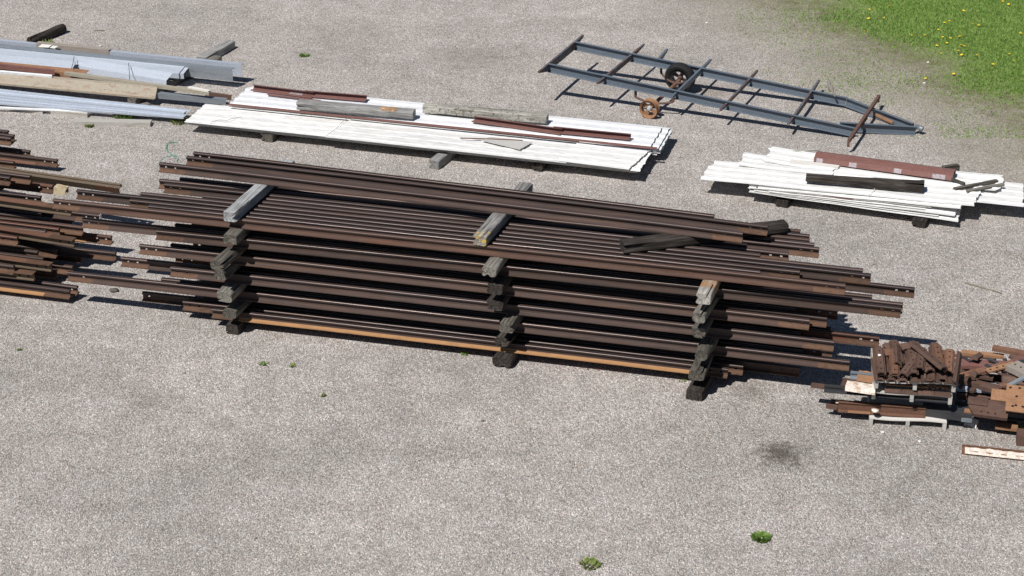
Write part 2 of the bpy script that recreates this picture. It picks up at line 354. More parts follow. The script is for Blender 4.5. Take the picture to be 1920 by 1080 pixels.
# ------------------------------------------------------------------ steel rails
RH = .132; RB = .066; RHD = .035
_half = [(RB,0), (RB,.011), (.020,.024), (.0095,.034), (.0065,.052), (.0065,.080), (.0075,.092), (.030,.097), (.0318,.100), (RHD,.1175), (.0336,.1218), (.0318,.1254), (.0292,.1283), (.0255,.1301), (.013,.1317)]
RPROF = [(-y, z) for (y, z) in _half] + [(y, z) for (y, z) in reversed(_half)]      # 26 points, from -y base up over the head
NH = len(_half)
def rail_mesh(L, holesA=True, holesB=True, r=.017):
    """returns verts, faces, material ids; 0 body, 1 rusty joint area, 2 foot"""
    fish = .42; hs = []
    st = {0.0, L, fish, L - fish}
    if holesA: hs += [.10, .25]
    if holesB: hs += [L - .10, L - .25]
    for h in hs: st |= {h - r, h + r}
    for x in steps(L, .6): st.add(x)
    xs = sorted(st); xs = [x for i, x in enumerate(xs) if i == 0 or x - xs[i-1] > 1e-4]
    n = len(RPROF); vs = []; fs = []; ms = []
    for x in xs:
        for (y, z) in RPROF: vs.append((x, y, z))
    iw = 4                                   # profile edge 4-5 is the web with the bolt holes
    jw = n - 1 - 5                           # matching edge on the other side (jw, jw+1)
    for k in range(len(xs) - 1):
        mid = (xs[k] + xs[k+1]) / 2
        hole = any(abs(mid - h) < r*.5 for h in hs)
        endz = mid < fish or mid > L - fish
        for i in range(n):
            j = (i + 1) % n
            if hole and i in (iw, jw): continue
            fs.append((k*n+i, k*n+j, (k+1)*n+j, (k+1)*n+i))
            zc = (RPROF[i][1] + RPROF[j][1]) / 2
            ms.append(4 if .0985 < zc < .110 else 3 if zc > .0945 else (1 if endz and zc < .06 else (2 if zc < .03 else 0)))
        if hole:
            a, b_ = iw, iw + 1; c, d = jw, jw + 1       # c top, d bottom on the far side
            K = k*n; K2 = (k+1)*n
            fs += [(K+a, K2+a, K2+d, K+d), (K+b_, K+c, K2+c, K2+b_), (K+a, K+d, K+c, K+b_), (K2+a, K2+b_, K2+c, K2+d)]
            ms += [1]*4
    fs.append(tuple(range(n))); fs.append(tuple((len(xs)-1)*n + i for i in reversed(range(n)))); ms += [1, 1]
    return vs, fs, ms
def rail(A, B, label, group, foot=None, flip=False, holes=(True, True), body=None, end=None, droop=.008):
    """A, B: centre of the underside at both ends"""
    Mx, L = frame(A, B)
    if flip: Mx = Mx @ Matrix.Translation((0, 0, RH)) @ Matrix.Rotation(pi, 4, 'X')
    mb = MB(); v, f, m = rail_mesh(L, *holes)
    RR = random.Random(label); bow = RR.uniform(-.012, .012); wv = RR.uniform(-.004, .004); ph = RR.uniform(0, 6)
    v = [(x, y + bow*sin(pi*x/L) + wv*sin(x*1.7 + ph), z - droop*(2*x/L - 1)**4) for (x, y, z) in v]
    mb.add(v, f, m)
    o = mb.build('steel_rail', [body or M['rail'], end or M['rail_end'], foot or body or M['rail'], body or M['rail_head'], body or M['rail_side_shade']], mat=Mx, sharp=42)
    return tag(o, label, 'rail', group)
def head_px(px, py, zb, flip=False):
    """photo point on the far top edge of a rail -> centre of its underside (rails run at about -14.5 degrees)"""
    p = G(px, py, zb + RH); off = RB if flip else RHD
    return Vector((p.x - off*sin(radians(14.5)), p.y - off*cos(radians(14.5)), zb))

ORD = ['front', 'second', 'third', 'fourth', 'fifth', 'sixth', 'seventh', 'eighth', 'ninth', 'tenth', 'eleventh', 'twelfth', 'thirteenth', 'fourteenth']
LAY = ['bottom', 'second', 'third', 'fourth', 'fifth', 'top']
TH = .164; PIT = TH + RH
# front rail of every layer, its far head edge as seen (left end, right end)
FRONT = [((400,575), (1366,687)), ((129,506), (1594,673)), ((322,497), (1565,636)), ((264,455), (1519,596)), ((295,428), (1690,573)), ((102,370), (1586,530))]
BEHIND = {  # layer: list of (rail number from the front, left px, right px)
 0: [(1,345,1393), (2,269,1499), (3,520,1380), (5,480,1350)],
 1: [(1,304,1505), (2,420,1560), (3,380,1470)],
 2: [(1,229,1500), (2,400,1648), (3,330,1557), (5,420,1500)],
 3: [(1,322,1550), (2,380,1490), (3,420,1570), (5,400,1500), (10,560,1714)],
 4: [(1,156,1692), (2,330,1634), (3,420,1500), (4,360,1480), (8,420,1480)],
 5: [(1,280,1425), (2,245,1499), (3,146,1632), (4,265,1617), (5,381,1425), (6,453,1478), (7,309,1400), (8,300,1535), (9,339,1526), (10,520,1517), (11,540,1517), (12,560,1500)],
}
FOOT = {0: M['rail_orange'], 3: None, 4: None}
STG = 'rails in the long rail stack'
def x_at(px, line, zb):
    """point on the ground line (P, d) at height zb whose photo column is px"""
    P, d = line; t0, t1 = -12.0, 14.0
    for _ in range(40):
        t = (t0 + t1) / 2; q = P + d*t
        r = q - Vector((0,0,CAMH)); c = r.y*cos(PITCH) - r.z*sin(PITCH)
        if 960 + FPX*r.x/c < px: t0 = t
        else: t1 = t
    return P + d*t
frontline = {}
for k in range(5):
    have = {q[0] for q in BEHIND[k]}
    for i in (1, 2, 3, 4, 5, 7, 9):  # added, mostly unseen inner rails that block light through the layer gaps
        if i not in have: BEHIND[k].append((i, 330 + (i*53 + k*31) % 80, 1395 + (i*37 + k*59) % 90))
for k in range(6):
    zb = TH + PIT*k
    a, b_ = FRONT[k]
    A = head_px(*a, zb); B = head_px(*b_, zb)
    frontline[k] = (A, (B - A).normalized())
    nm = {0: 'bottom rail of the long rail stack with a bright orange foot',
          1: 'front rail one layer above the orange footed rail in the long stack',
          2: 'front rail third from the ground in the long rail stack',
          3: 'front rail fourth from the ground in the long rail stack, ending short on the right',
          4: 'front rail fifth from the ground in the long rail stack, reaching far right',
          5: 'long front rail of the top layer, reaching furthest left past the timbers'}[k]
    rail(A, B, nm, STG, foot=FOOT.get(k))
    for (i, xl, xr) in BEHIND[k]:
        P, d = frontline[k]; nrm = Vector((-d.y, d.x, 0))
        if nrm.y < 0: nrm = -nrm
        ln = (P + nrm*(.137*i), d)
        extra = ''
        if (k, i) == (3, 10): extra = ', furthest right'
        elif (k, i) == (4, 1): extra = ', far left'
        elif (k, i) == (1, 1): extra = ', mostly hidden'
        rail(x_at(xl, ln, zb), x_at(xr, ln, zb), 'rusty rail %s from front in the %s layer of the long stack%s' % (ORD[i], LAY[k], extra), STG,
             end=M['rail_end'])
# loose rails lying on top of the cross timbers
ZT = TH + PIT*5 + RH + .152
TOPR = [((301,302), (1394,433), 'rail nearest the yard of the three lying loose on the cross timbers'),
        ((352,290), (1441,420), 'rail in the middle of the three lying loose on the cross timbers'),
        ((365,282), (1340,400), 'rail farthest back of the three lying loose on the cross timbers')]
for a, b_, lb in TOPR:
    rail(head_px(*a, ZT), head_px(*b_, ZT), 'rusty ' + lb, 'loose rails on top of the long stack')

# ------------------------------------------------------------------ timbers
def timber(A, ang, L, w, h, mat, label, group=None, name='timber', rnd=.25, seed=1, knob=.012, name_cat='timber', tilt=0.0, taper=0.0, mats2=None, split=True):
    """A: centre of the underside at the near end; ang: heading in degrees; rnd 0 square .. 1 round"""
    R = random.Random(seed); Mn = 20; xs = steps(L, .16); xs = [0, .012] + xs[1:-1] + [L - .012, L]
    ex = 2 / (2 + 9*(1 - rnd)**2); vs = []; fs = []
    cr = set(R.sample(range(Mn), R.choice((1, 2, 2))))
    for k, x in enumerate(xs):
        sh = (.94 if k in (0, len(xs)-1) else 1.0) * (1 - taper*x/L)
        for i in range(Mn):
            t = 2*pi*(i + .5)/Mn; c, s_ = cos(t), sin(t)
            y = abs(c)**ex * (1 if c > 0 else -1) * w/2; z = abs(s_)**ex * (1 if s_ > 0 else -1) * h/2
            q = Vector((x*1.6 + seed*7.3, y*9, z*9)); nz = noise.noise(q)*knob + noise.noise(q*3)*knob*.45
            f = sh*(1 + nz/(w/2))
            if split and k <= 3 and i in cr: f *= (.42, .45, .6, .85)[k]
            vs.append((x, y*f, min(z*f, h/2*1.02) + h/2 if z > 0 else max(z*f, -h/2) + h/2))
    for k in range(len(xs)-1):
        for i in range(Mn):
            j = (i+1) % Mn; fs.append((k*Mn+i, k*Mn+j, (k+1)*Mn+j, (k+1)*Mn+i))
    n0 = len(vs)
    vs.append((.010 + R.random()*.012, 0, h/2)); vs.append((L - .015, 0, h/2))
    for i in range(Mn):
        j = (i+1) % Mn
        fs.append((n0, j, i)); fs.append((n0+1, (len(xs)-1)*Mn+i, (len(xs)-1)*Mn+j))
    mb = MB(); ms = [0]*len(fs)
    if mats2:                       # stained patch on the upper side over x range
        x0, x1, mm = mats2
        for q, f in enumerate(fs):
            cx = sum(vs[i][0] for i in f)/len(f); cz = sum(vs[i][2] for i in f)/len(f)
            if x0 < cx < x1 and cz > h*.8: ms[q] = 1
    mb.add(vs, fs, ms)
    A = Vector(A); B = A + Vector((cos(radians(ang)), sin(radians(ang)), tan(radians(tilt))))
    Mx, _ = frame(A, B)
    o = mb.build(name, [mat] + ([mats2[2]] if mats2 else []), mat=Mx, sharp=40)
    return tag(o, label, name_cat, group)

CG = 'timber spacers in the stack columns'
cols = [  # per column: (face centre px, face bottom py, width px, material, roundness, sticking-out length is set by py)
 [(435,626,26,'tie_dark',.15), (431,597,29,'tie_mid',.7), (421,566,30,'tie_pale',.45), (414,525,28,'tie_mid',.6), (408,507,29,'tie_mid',.75), (432,458,27,'tie_mid',.3)],
 [(940,689,38,'tie_dark',.55), (942,650,30,'tie_dark',.8), (949,623,27,'tie_mid',.35), (928,582,33,'tie_dark',.45), (927,552,32,'tie_dark',.6), (916,519,30,'tie_pale',.65)],
 [(1301,750,31,'tie_dark',.2), (1306,713,31,'tie_mid',.6), (1314,676,27,'tie_mid',.75), (1309,633,27,'tie_mid',.6), (1310,605,26,'tie_pale',.65), (1318,570,29,'tie_orange',.4)]]
LV = ['lying on the gravel', 'second from the ground', 'third from the ground', 'fourth from the ground', 'fifth from the ground', 'sixth from the ground']
CN = ['left', 'middle', 'right']
for c in range(3):
    for k in range(6):
        px, py, wpx, mt, rd = cols[c][k]
        z = PIT*k
        A = G(px, py + 1, z); sc = 130*29.1/(A - Vector((0,0,CAMH))).length
        adj = {'tie_dark': 'dark', 'tie_mid': 'grey brown', 'tie_pale': 'pale grey', 'tie_orange': 'pale grey orange-topped'}[mt]
        lb = '%s timber spacer %s in the %s column of the stack' % (adj, LV[k], CN[c])
        if (c, k) == (0, 4): lb = 'round pale log end resting on another in the left timber column'
        timber(A, 72 + random.Random(c*7+k).uniform(-3, 3), 2.3, wpx/sc, TH - .002, M[mt], lb, CG, 'timber_spacer', rd, c*10+k+1, .017)
ZTOP = TH + PIT*5 + RH
timber(G(431, 416, ZTOP), 72.1, 2.12, .195, .150, M['tie_white'], 'bleached grey cross timber on top of the stack with an arched notch in its end', None, 'cross_timber', .05, 41, .006)
timber(G(899, 461, ZTOP), 71.1, 2.06, .205, .150, M['tie_yellow'], 'grey cross timber with a yellow painted end on top of the stack', None, 'cross_timber', .03, 42, .006)
timber(G(1166, 471, ZTOP), 16.5, 2.45, .21, .148, M['tie_dark'], 'dark tarred timber lying slantwise under the loose top rails', None, 'cross_timber', .35, 43, .015)

# ------------------------------------------------------------------ left rail pile
LG = 'rails in the pile at the left edge'
def zl(k): return .10 + .296*k
LP = [  # name, right end px, slope, layer, flip, foot material, label
 ('w',133,541,.124,0,0,'rail_orange','lowest front rail of the left pile with crusty orange foot'),
 ('v',147,534,.124,0,0,None,'rail just behind the lowest orange footed rail of the left pile'),
 ('u',68,509,.128,.62,1,None,'upside-down rail with orange base and olive web low in the left pile'),
 ('t',100,492,.15,1,1,None,'upside-down rail with a slanting red base above the lowest olive one, left pile'),
 ('s',73,468,.12,1.15,0,None,'short dark rail with a pale head streak halfway up the left pile'),
 ('r',219,470,.105,1,0,None,'rail of the left pile sticking out right above the gravel shadow'),
 ('q',35,441,.12,2,0,'rail_red','rail with an orange foot ending near the left picture edge'),
 ('p',143,446,.168,2,1,None,'large upside-down rail with a red base and tan web in the left pile'),
 ('x',211,440,.11,1,0,'rail_orange','half hidden rail with orange foot pieces beside the long stack'),
 ('o',157,422,.115,2,0,None,'dark shaded rail of the left pile behind the large upside-down rail'),
 ('n',190,400,.115,2,0,None,'shaded rail of the left pile with a white painted end'),
 ('m',137,388,.148,3,1,None,'upside-down olive rail touching the left tip of the long stack'),
 ('h',59,327,.12,3,0,'rail_red','lit rail of the left pile ending left of the cream clamp'),
 ('i',21,329.5,.12,3,0,'rail_red','short lit rail end at the left picture edge beside the clamp rails'),
 ('g',113,328,.115,0,0,None,'black shaded rail with two bright holes on the gravel behind the clamp'),
 ('f',28,301,.115,1,0,None,'black shaded rail with holes ending at the left picture edge'),
 ('e',109,297,.118,0,0,'rail_red','lit rail with two holes standing alone at the back of the left pile'),
 ('d',58,280,.118,0,0,None,'dark rail with holes just behind the lone lit one, left pile'),
 ('c',22,256,.12,1,0,'rail_red','nearer one of the two topmost rails at the back of the left pile'),
 ('b',28,251,.12,1,0,None,'farther one of the two topmost rails at the back of the left pile'),
 ('a',17,243,.12,1,0,None,'short red brown rail end farthest back in the left pile'),
]
for nm, x, y, sl, k, fl, ft, lb in LP:
    zb = zl(k) if k == int(k) else .10 + .296*k
    flip = bool(fl)
    B = head_px(x, y, zb, flip)
    A = head_px(x - 640, y - 640*sl*.97, zb, flip)
    A = B + (A - B).normalized()*4.6
    o = rail(A, B, lb, LG, foot=(M[ft] if ft else (M['rail_red'] if flip else None)), flip=flip, body=M['rail_olive'] if flip else None)
    if nm == 'n':
        Mx = o.matrix_world.inverted(); L = (B - A).length
        pb = MB(); pb.box(L - .004, L + .003, -.03, .03, .006, .128); pb.build('painted_end', M['paint_white'], o)
# a few cross timbers that carry the left pile
for k, z in ((0, 0.0), (1, .10 + RH), (2, .10 + .296 + RH)):
    P = G(-150 if k else -230, 520 - 30*k, z)
    timber(P, 73, 2.6 if k else 3.6, .2, .10 if k == 0 else .164, M['tie_dark'], ['long dark timber under the left rail pile', 'dark timber between the lower layers of the left pile', 'dark timber between the upper layers of the left pile'][k], None, 'timber_spacer', .3, 60+k)
LF = [(0,.62,120),(0,.80,150),(0,1.0,110),(0,1.25,165),(0,1.5,140),(0,1.8,120),(0,2.1,160),(0,2.4,110),(0,2.75,90),(0,3.1,60),
      (1,.02,40),(1,.38,95),(1,.72,120),(1,1.0,85),(1,1.2,150),(1,1.55,130),(1,1.75,100),(1,2.0,150),(1,2.3,90),(1,2.6,60),
      (2,.72,100),(2,.86,125),(2,1.16,110),(2,1.3,90),(2,1.7,120),(2,1.95,60),(3,1.1,60),(3,1.3,90)]
w0 = head_px(133, 541, zl(0)); d0_ = Vector((cos(radians(-14.8)), sin(radians(-14.8)), 0)); n0_ = Vector((-d0_.y, d0_.x, 0))
for k, nn, xr in LF:  # filler rails, added so the gaps inside the pile stay dark
    P = Vector((w0.x, w0.y, zl(k))) + n0_*nn
    B = x_at(xr - 12, (P, d0_), zl(k))
    rail(B - d0_*4.4, B, 'dark rail packed inside the %s layer of the left pile, mostly in shadow' % LAY[k], LG)
# long brown rail lying on its side from the clamp to the stack
A = G(-180, 300, .80); B = G(222, 358, .80)
Mx, L = frame(A, B, radians(-62)); mb = MB(); v, f, m = rail_mesh(L); mb.add(v, f, m)
tag(mb.build('steel_rail', [M['rail_olive'], M['rail_red'], M['rail_olive'], M['rail_olive'], M['rail_olive']], mat=Mx, sharp=42), 'olive brown rail tipped on its side, running behind the left tip of the stack', 'rail', LG)
# short lit rail in front of it, with the cream clamp at its end
A = G(-200, 311, .80); B = G(101, 347, .80)
rail(head_px(-200, 309, .78), head_px(101, 345, .78), 'rail with orange foot and three dark holes ending at the cream clamp', LG, foot=M['rail_red'], body=M['rail_red'])
P = head_px(104, 345.5, .78); Mx, _ = frame(P, P + Vector((cos(radians(-14.5)), sin(radians(-14.5)), 0)))
mb = MB()
mb.prism([(-.075,.0),(-.06,.13),(.05,.135),(.07,.0),(.05,.0),(.035,.11),(-.045,.105),(-.055,.0)], [0, .04, .15, .2], 0, lambda x,y,z: (x + .02*(z/.13), y, z*(1 - .25*max(0, x-.12)/.08)))
mb.prism([(-.02,.105),(.02,.105),(.03,.13),(-.03,.13)], [.2, .24], 0)
tag(mb.build('rail_clamp', M['cream'], mat=Mx), 'cream coloured rail clamp at the end of a rail in the left pile', 'clamp')

# ------------------------------------------------------------------ white sheet stacks
def sheet(A, B, width, mat, label, group, ribs=4, rib_h=.012, seed=1, sag=.0, curl=0.0, rag=.02, rib_w=.032, cat='metal sheet', cut=None, skew=0.0):
    """A,B near edge (underside); corrugated steel sheet with slightly uneven ends"""
    Mx, L = frame(A, B); R = random.Random(seed); t = .0025
    pts = [(0, 0)]
    pitch = width/ribs
    for i in range(ribs):
        y0 = i*pitch + pitch*.5
        pts += [(y0 - rib_w, 0), (y0 - rib_w*.55, rib_h), (y0 + rib_w*.55, rib_h), (y0 + rib_w, 0)]
    pts.append((width, 0))
    n = len(pts); xs = steps(L, .35); vs = []; fs = []
    jag0 = [R.uniform(-rag, rag) for _ in pts]; jag1 = [R.uniform(-rag, rag) for _ in pts]
    ph = R.uniform(0, 6)
    for side in (0, 1):
        for k, x in enumerate(xs):
            for i, (y, z) in enumerate(pts):
                xx = x + (jag0[i] if k == 0 else 0) + (jag1[i] if k == len(xs)-1 else 0) + skew*y
                e = x/L
                zz = z + t*side + sag*sin(e*pi*5 + ph) + curl*((1 - e)**6 + e**8)*(.4 + .6*abs(y/width - .5))
                vs.append((xx, y, zz))
    K = len(xs)*n
    for k in range(len(xs)-1):
        for i in range(n-1):
            a = k*n+i; fs.append((a, a+n, a+n+1, a+1)); fs.append((K+a, K+a+1, K+a+n+1, K+a+n))
        for i in (0, n-1):
            a = k*n+i; fs.append((a, K+a, K+a+n, a+n))
    for k in (0, len(xs)-1):
        for i in range(n-1):
            a = k*n+i; fs.append((a, a+1, K+a+1, K+a))
    mb = MB(); mb.add(vs, fs)
    return tag(mb.build('metal_sheet', mat, mat=Mx, sharp=20), label, cat, group)
def between(p, q, t): return (p[0] + (q[0]-p[0])*t, p[1] + (q[1]-p[1])*t)

BG = 'timbers under the white sheet stacks'
def bunk(px, py, ang, L, w, h, mt, lb, rd=.2, seed=1, **kw):
    return timber(G(px, py), ang, L, w, h, M[mt], lb, BG, 'timber_bunk', rd, seed, **kw)
bunk(500, 266, 71, 2.0, .24, .162, 'tie_mid', 'split grey timber block under the left part of the white sheet stack', .4, 71, knob=.02)
bunk(813, 317, 66, 2.3, .21, .162, 'tie_grey', 'grey squared timber sticking out under the middle of the white sheet stack', .08, 72)
bunk(1007, 322, 70, 2.1, .22, .162, 'tie_dark', 'dark round log under the right part of the white sheet stack', .9, 73)
FA0, FA1 = (345,229), (1195,320)
SG = 'white sheets in the long double stack'
for i in range(5):
    z = .165 + .016*i; dx = [6, 3, 9, 2, 5][i]
    sheet(G(FA0[0]+dx*1.6, FA0[1]+4.0-1.0*i+dx*.16, z), G(FA1[0]+[0,-3,2,-5,3][i], FA1[1]+4.5-1.1*i, z), .97, M['white'],
          'white sheet %s in the near half of the long double stack' % ['at the very bottom', 'second from the bottom', 'in the middle', 'fourth from the bottom', 'fifth from the bottom'][i], SG, 4, .010, 100+i, rag=.008)
zt = .246
sheet(G(1040,304,.240), G(1199,322,.240), .98, M['white'], 'white sheet with its torn end past the others, near right of long stack', SG, 4, .012, 121, rag=.022)
sheet(G(345,229,.243), G(640,259.5,.243), .99, M['white'], 'top white sheet at the near left end of the long double stack', SG, 4, .010, 122, rag=.015)
sheet(G(612,257.5,.262), G(1062,306,.262), 1.0, M['white'], 'top white sheet over the middle of the near half of the long stack', SG, 4, .010, 123, rag=.015, skew=.12)
sheet(G(1044,301.5,.281), G(1178,318,.281), 1.0, M['white'], 'short top white sheet near the right end of the near half', SG, 4, .010, 124, rag=.012, skew=.12)
RA0, RA1 = (427,195), (1233,277)
for i in range(6):
    z = .14 + .034*i
    sheet(G(RA0[0]+[6,14,3,10,0,8][i], RA0[1]+[12,10,8,6,3,1][i], z), G(RA1[0]+[-2,5,-3,6,1,-14][i], RA1[1]+[14,11,7,5,2,0][i], z), 1.05, M['white_silver'],
          'ribbed white sheet %s, far half of the long stack' % ['at the very bottom', 'second from the bottom', 'third from the bottom', 'fourth from the bottom', 'fifth from the bottom', 'on top, under the grey timbers'][i], SG, 4, .020, 130+i, rag=.006, rib_w=.08)
def strip(name, pA, pB, zA, zB, prof, mats, label, cat, group=None, d=1.0, roll=0, fn=None, t=None):
    A = G(*pA, zA); B = G(*pB, zB); Mx, L = frame(A, B, roll); mb = MB()
    mb.prism(thick(prof, t) if t else prof, steps(L, d), 0, fn)
    return tag(mb.build(name, mats, mat=Mx, sharp=25), label, cat, group)
# thin red-brown trim on the near edge of the far half
strip('edge_trim', (428,197), (1232,279.5), .335, .335, [(-.02,.0),(-.02,.02),(.03,.02)], M['maroon'], 'thin maroon edge trim along the near edge of the ribbed sheets', 'trim', None, t=.003)
ZR = .352
TG = 'brown trim channels on the sheet stacks'
strip('trim_channel', (470,170), (584,184), ZR, ZR, [(0,.03),(0,.0),(.13,.0),(.145,.075),(.085,.085)], M['maroon'], 'left piece of the brown trim channel at the back of the long sheet stack', 'trim', TG, t=.004)
strip('trim_channel', (568,181), (684,190.5), ZR+.012, ZR+.012, [(0,.03),(0,.0),(.13,.0),(.145,.075),(.085,.085)], M['maroon'], 'right piece of the brown trim channel behind the grey timber', 'trim', TG, t=.004)
strip('metal_sheet_scrap', (541,176.5), (566,179), ZR+.01, ZR+.01, [(0,0),(.17,.0)], M['scuff'], 'bare silver patch plate lying in the brown trim channel', 'metal plate', t=.003)
strip('trim_channel', (500,179), (600,191), ZR-.01, ZR-.01, [(0,.012),(.03,.02),(.06,.012)], M['maroon'], 'thin brown trim strip beside the left grey timber', 'trim', TG, t=.004)
strip('trim_channel', (884,229), (1050,253), ZR, ZR, [(0,.03),(0,.0),(.13,.0),(.145,.07),(.085,.08)], M['maroon'], 'left piece of the brown trim channel right of the grey timbers', 'trim', TG, t=.004)
strip('trim_channel', (1035,249), (1180,263), ZR+.012, ZR+.012, [(0,.03),(0,.0),(.13,.0),(.145,.07),(.085,.08)], M['maroon'], 'right piece of the brown trim channel near the right sheet ends', 'trim', TG, t=.004)
timber(G(559,203,ZR), -13.6, 2.22, .22, .16, M['tie_grey'], 'big round-edged grey timber lying on the ribbed sheets, left one', 'timbers lying on the white sheets', 'timber', .45, 81, .01, mats2=(1.66, 1.9, M['bark']))
timber(G(795,209,ZR), -14.0, 2.32, .2, .15, M['tie_rot'], 'long grey timber with brown rot lying on the ribbed sheets, right one', 'timbers lying on the white sheets', 'timber', .1, 82, .012, mats2=None)
# board and rod on the near half
mb = MB(); q = [G(903,264,.30), G(975,281,.30), G(998,268,.30), G(920,257,.30)]
c0 = q[0].copy(); vs = [p - c0 for p in q] + [p - c0 + Vector((0,0,.012)) for p in q]
mb.add(vs, [(0,3,2,1),(4,5,6,7),(0,1,5,4),(1,2,6,5),(2,3,7,6),(3,0,4,7)])
tag(mb.build('fibre_board', M['fibre'], mat=Matrix.Translation(c0)), 'grey four sided board offcut lying on the white sheets', 'board')
mb = MB(); a = G(863,259,.305); b_ = G(980,263,.32); mb.tube([Vector((0,0,0)), (b_-a)*.5 + Vector((0,0,.004)), b_-a], .011, 6)
tag(mb.build('rusty_rod', M['rust_red'], mat=Matrix.Translation(a)), 'thin rusty rod lying across the grey board on the white sheets', 'rod')
def wire(pts, r, mat, label, cat='wire', name='tie_wire'):
    P = [G(x, y, z) for (x, y, z) in pts]; mb = MB(); mb.tube([p - P[0] for p in P], r, 5)
    return tag(mb.build(name, mat, mat=Matrix.Translation(P[0])), label, cat)
wire([(393,234,.22),(398,228,.285),(410,225,.287),(425,225.5,.287),(440,221,.287),(453,220,.285)], .0045, M['wire'], 'thin bent wire on the white sheets near their left end')
wire([(612,254,.283),(632,240,.285),(640,230,.285),(652,221,.285)], .004, M['wire'], 'thin tie wire across the white sheets above the split timber block')
# right stack
B2G = 'white sheets in the small right stack'
bunk(1465, 389, 68, 1.5, .22, .13, 'tie_dark', 'dark timber block under the left part of the small right sheet stack', .35, 91)
bunk(1722, 427, 68, 1.5, .24, .13, 'tie_dark', 'dark timber block under the right part of the small right sheet stack', .35, 92)
sp = [((1403,358),(1795,416)), ((1404,354),(1760,405)), ((1412,352),(1790,409)), ((1440,352),(1735,398)), ((1403,349),(1745,395)), ((1420,348),(1800,400))]
for i, (a, b_) in enumerate(sp):
    za = .21 + .015*i; zb_ = .14 + .032*i
    sheet(G(a[0], 360.5 - 1.9*i + (a[0]-1403)*.14, za), G(b_[0], 416 - 5*i - (1795-b_[0])*.14, zb_), .98, M['white'], 'white sheet %s of the small right stack, bent edge showing' % ['lowest', 'second lowest', 'third lowest', 'fourth lowest', 'fifth lowest', 'sixth lowest'][i], B2G, 4, .014, 150+i, rag=.015, sag=.004)
strip('trim_channel', (1404,352), (1600,374), .262, .262, [(-.012,.0),(-.012,.008),(.05,.008)], M['maroon'], 'thin maroon edge strip between the right stack sheets', 'trim', TG, t=.003)
sheet(G(1762,372,.29), G(1918,388,.27), 1.02, M['white'], 'white sheet of the right stack sticking out at the right picture edge', B2G, 4, .012, 160, rag=.02)
sheet(G(1430,306,.33), G(1870,362,.31), .74, M['white'], 'white sheet at the back of the right stack with a raised left corner', B2G, 3, .018, 161, rag=.05, curl=.05)
sheet(G(1385,312,.335), G(1560,330,.335), .62, M['white'], 'short white sheet in the stepped left side of the right stack', B2G, 3, .018, 162, rag=.03, curl=.03)
sheet(G(1312,336,.325), G(1826,387,.325), .92, M['white'], 'long top white sheet of the right stack with its left end overhanging', B2G, 4, .018, 163, rag=.03, sag=.004, skew=.12)
wire([(1623,385,.15),(1624,376,.24),(1628,366,.36),(1638,358,.362),(1642,350,.362)], .005, M['paint_white'], 'thin pale strap tied round the right white sheet stack', 'strap', 'strap')
strip('trim_ridge', (1526,303), (1786,338), .352, .352, [(-.03,0),(.0,.085),(.16,.12),(.30,.08),(.31,.0)], M['maroon'], 'long maroon ridge cap lying on the right sheet stack', 'trim', TG, t=.004)
for i, (xa, xb) in enumerate(((1531,1543), (1592,1606), (1676,1690), (1748,1772))):
    a = between((1526,303), (1786,338), (xa-1526)/260); b_ = between((1526,303), (1786,338), (xb-1526)/260)
    A = G(*a, .352); B = G(*b_, .352); Mx, L = frame(A, B); mb = MB(); mb.prism([(-.034,.006),(-.008,.078),(-.003,.078),(-.029,.006)], [0, L])
    tag(mb.build('scuff_plate', M['scuff'], mat=Mx), ['first', 'second', 'third', 'fourth'][i] + ' silver scuffed patch from the left on the maroon ridge cap', 'patch')
timber(G(1732,358,.350), 168.3, 1.95, .2, .16, M['tie_dark'], 'black splintered timber lying on the right white sheet stack', None, 'timber', .35, 83, .026, taper=.35)
strip('board', (1480,306), (1571,317.5), .352, .352, [(0,0),(.13,0),(.13,.025),(0,.025)], M['boardw'], 'pale flat board end lying left of the black timber on the right stack', 'board')
timber(G(1789,357,.335), 24, .86, .075, .05, M['tie_mid'], 'brown grooved plank lying at the right end of the right sheet stack', None, 'plank', .15, 84, .008)
timber(G(1812,361,.335), 23, .74, .06, .045, M['tie_pale'], 'grey narrow plank beside the brown grooved one on the right stack', None, 'plank', .15, 85, .008)
timber(G(1785,338,.36), -50, .26, .05, .04, M['tie_mid'], 'small broken wood piece at the ridge cap end', None, 'wood scrap', .3, 86, .008)
timber(G(1766,336,.0), 20, .3, .12, .24, M['tie_mid'], 'grey timber stub behind the ridge cap of the right stack', None, 'timber', .3, 87, .012)
strip('board', (1485,287), (1538,282), .33, .33, [(0,0),(.06,0),(.06,.02),(0,.02)], M['board'], 'thin grey lath behind the right stack', 'lath')

# ------------------------------------------------------------------ galvanised steel, top left
PG = 'steel purlins at the top left'
timber(G(57,86,0), 60, 1.02, .19, .19, M['tie_dark'], 'dark round log behind the galvanised purlins', None, 'log', .95, 88, .014)
timber(G(377,121,0), 66, 1.15, .22, .16, M['tie_grey'], 'grey cracked timber behind the right end of the galvanised purlins', None, 'timber', .15, 89, .01)
timber(G(247,197,0), 62, 2.8, .2, .14, M['tie_pale'], 'pale timber under the tan channel and purlins', None, 'timber_bunk', .35, 90, .01)
timber(G(215,221,0), 40, .75, .16, .12, M['tie_pale'], 'pale timber block under the thin galvanised strips', None, 'timber_bunk', .35, 93, .01)
def chan(pA, pB, z, prof, mt, lb, roll=0, t=.004, name='steel_purlin', cat='purlin', grp=PG): 
    return strip(name, pA, pB, z, z, prof, M[mt], lb, cat, grp, 1.0, roll, None, t)
ZC = [(-.0,-.02),(0,0),(0,.22),(.08,.22),(.08,.20)]
chan((-60,101), (437,152), .16, [(.03,-.0),(0,0),(0,.24),(.09,.24),(.09,.22)], 'galv_grey', 'long blue grey galvanised purlin at the back with four end holes')
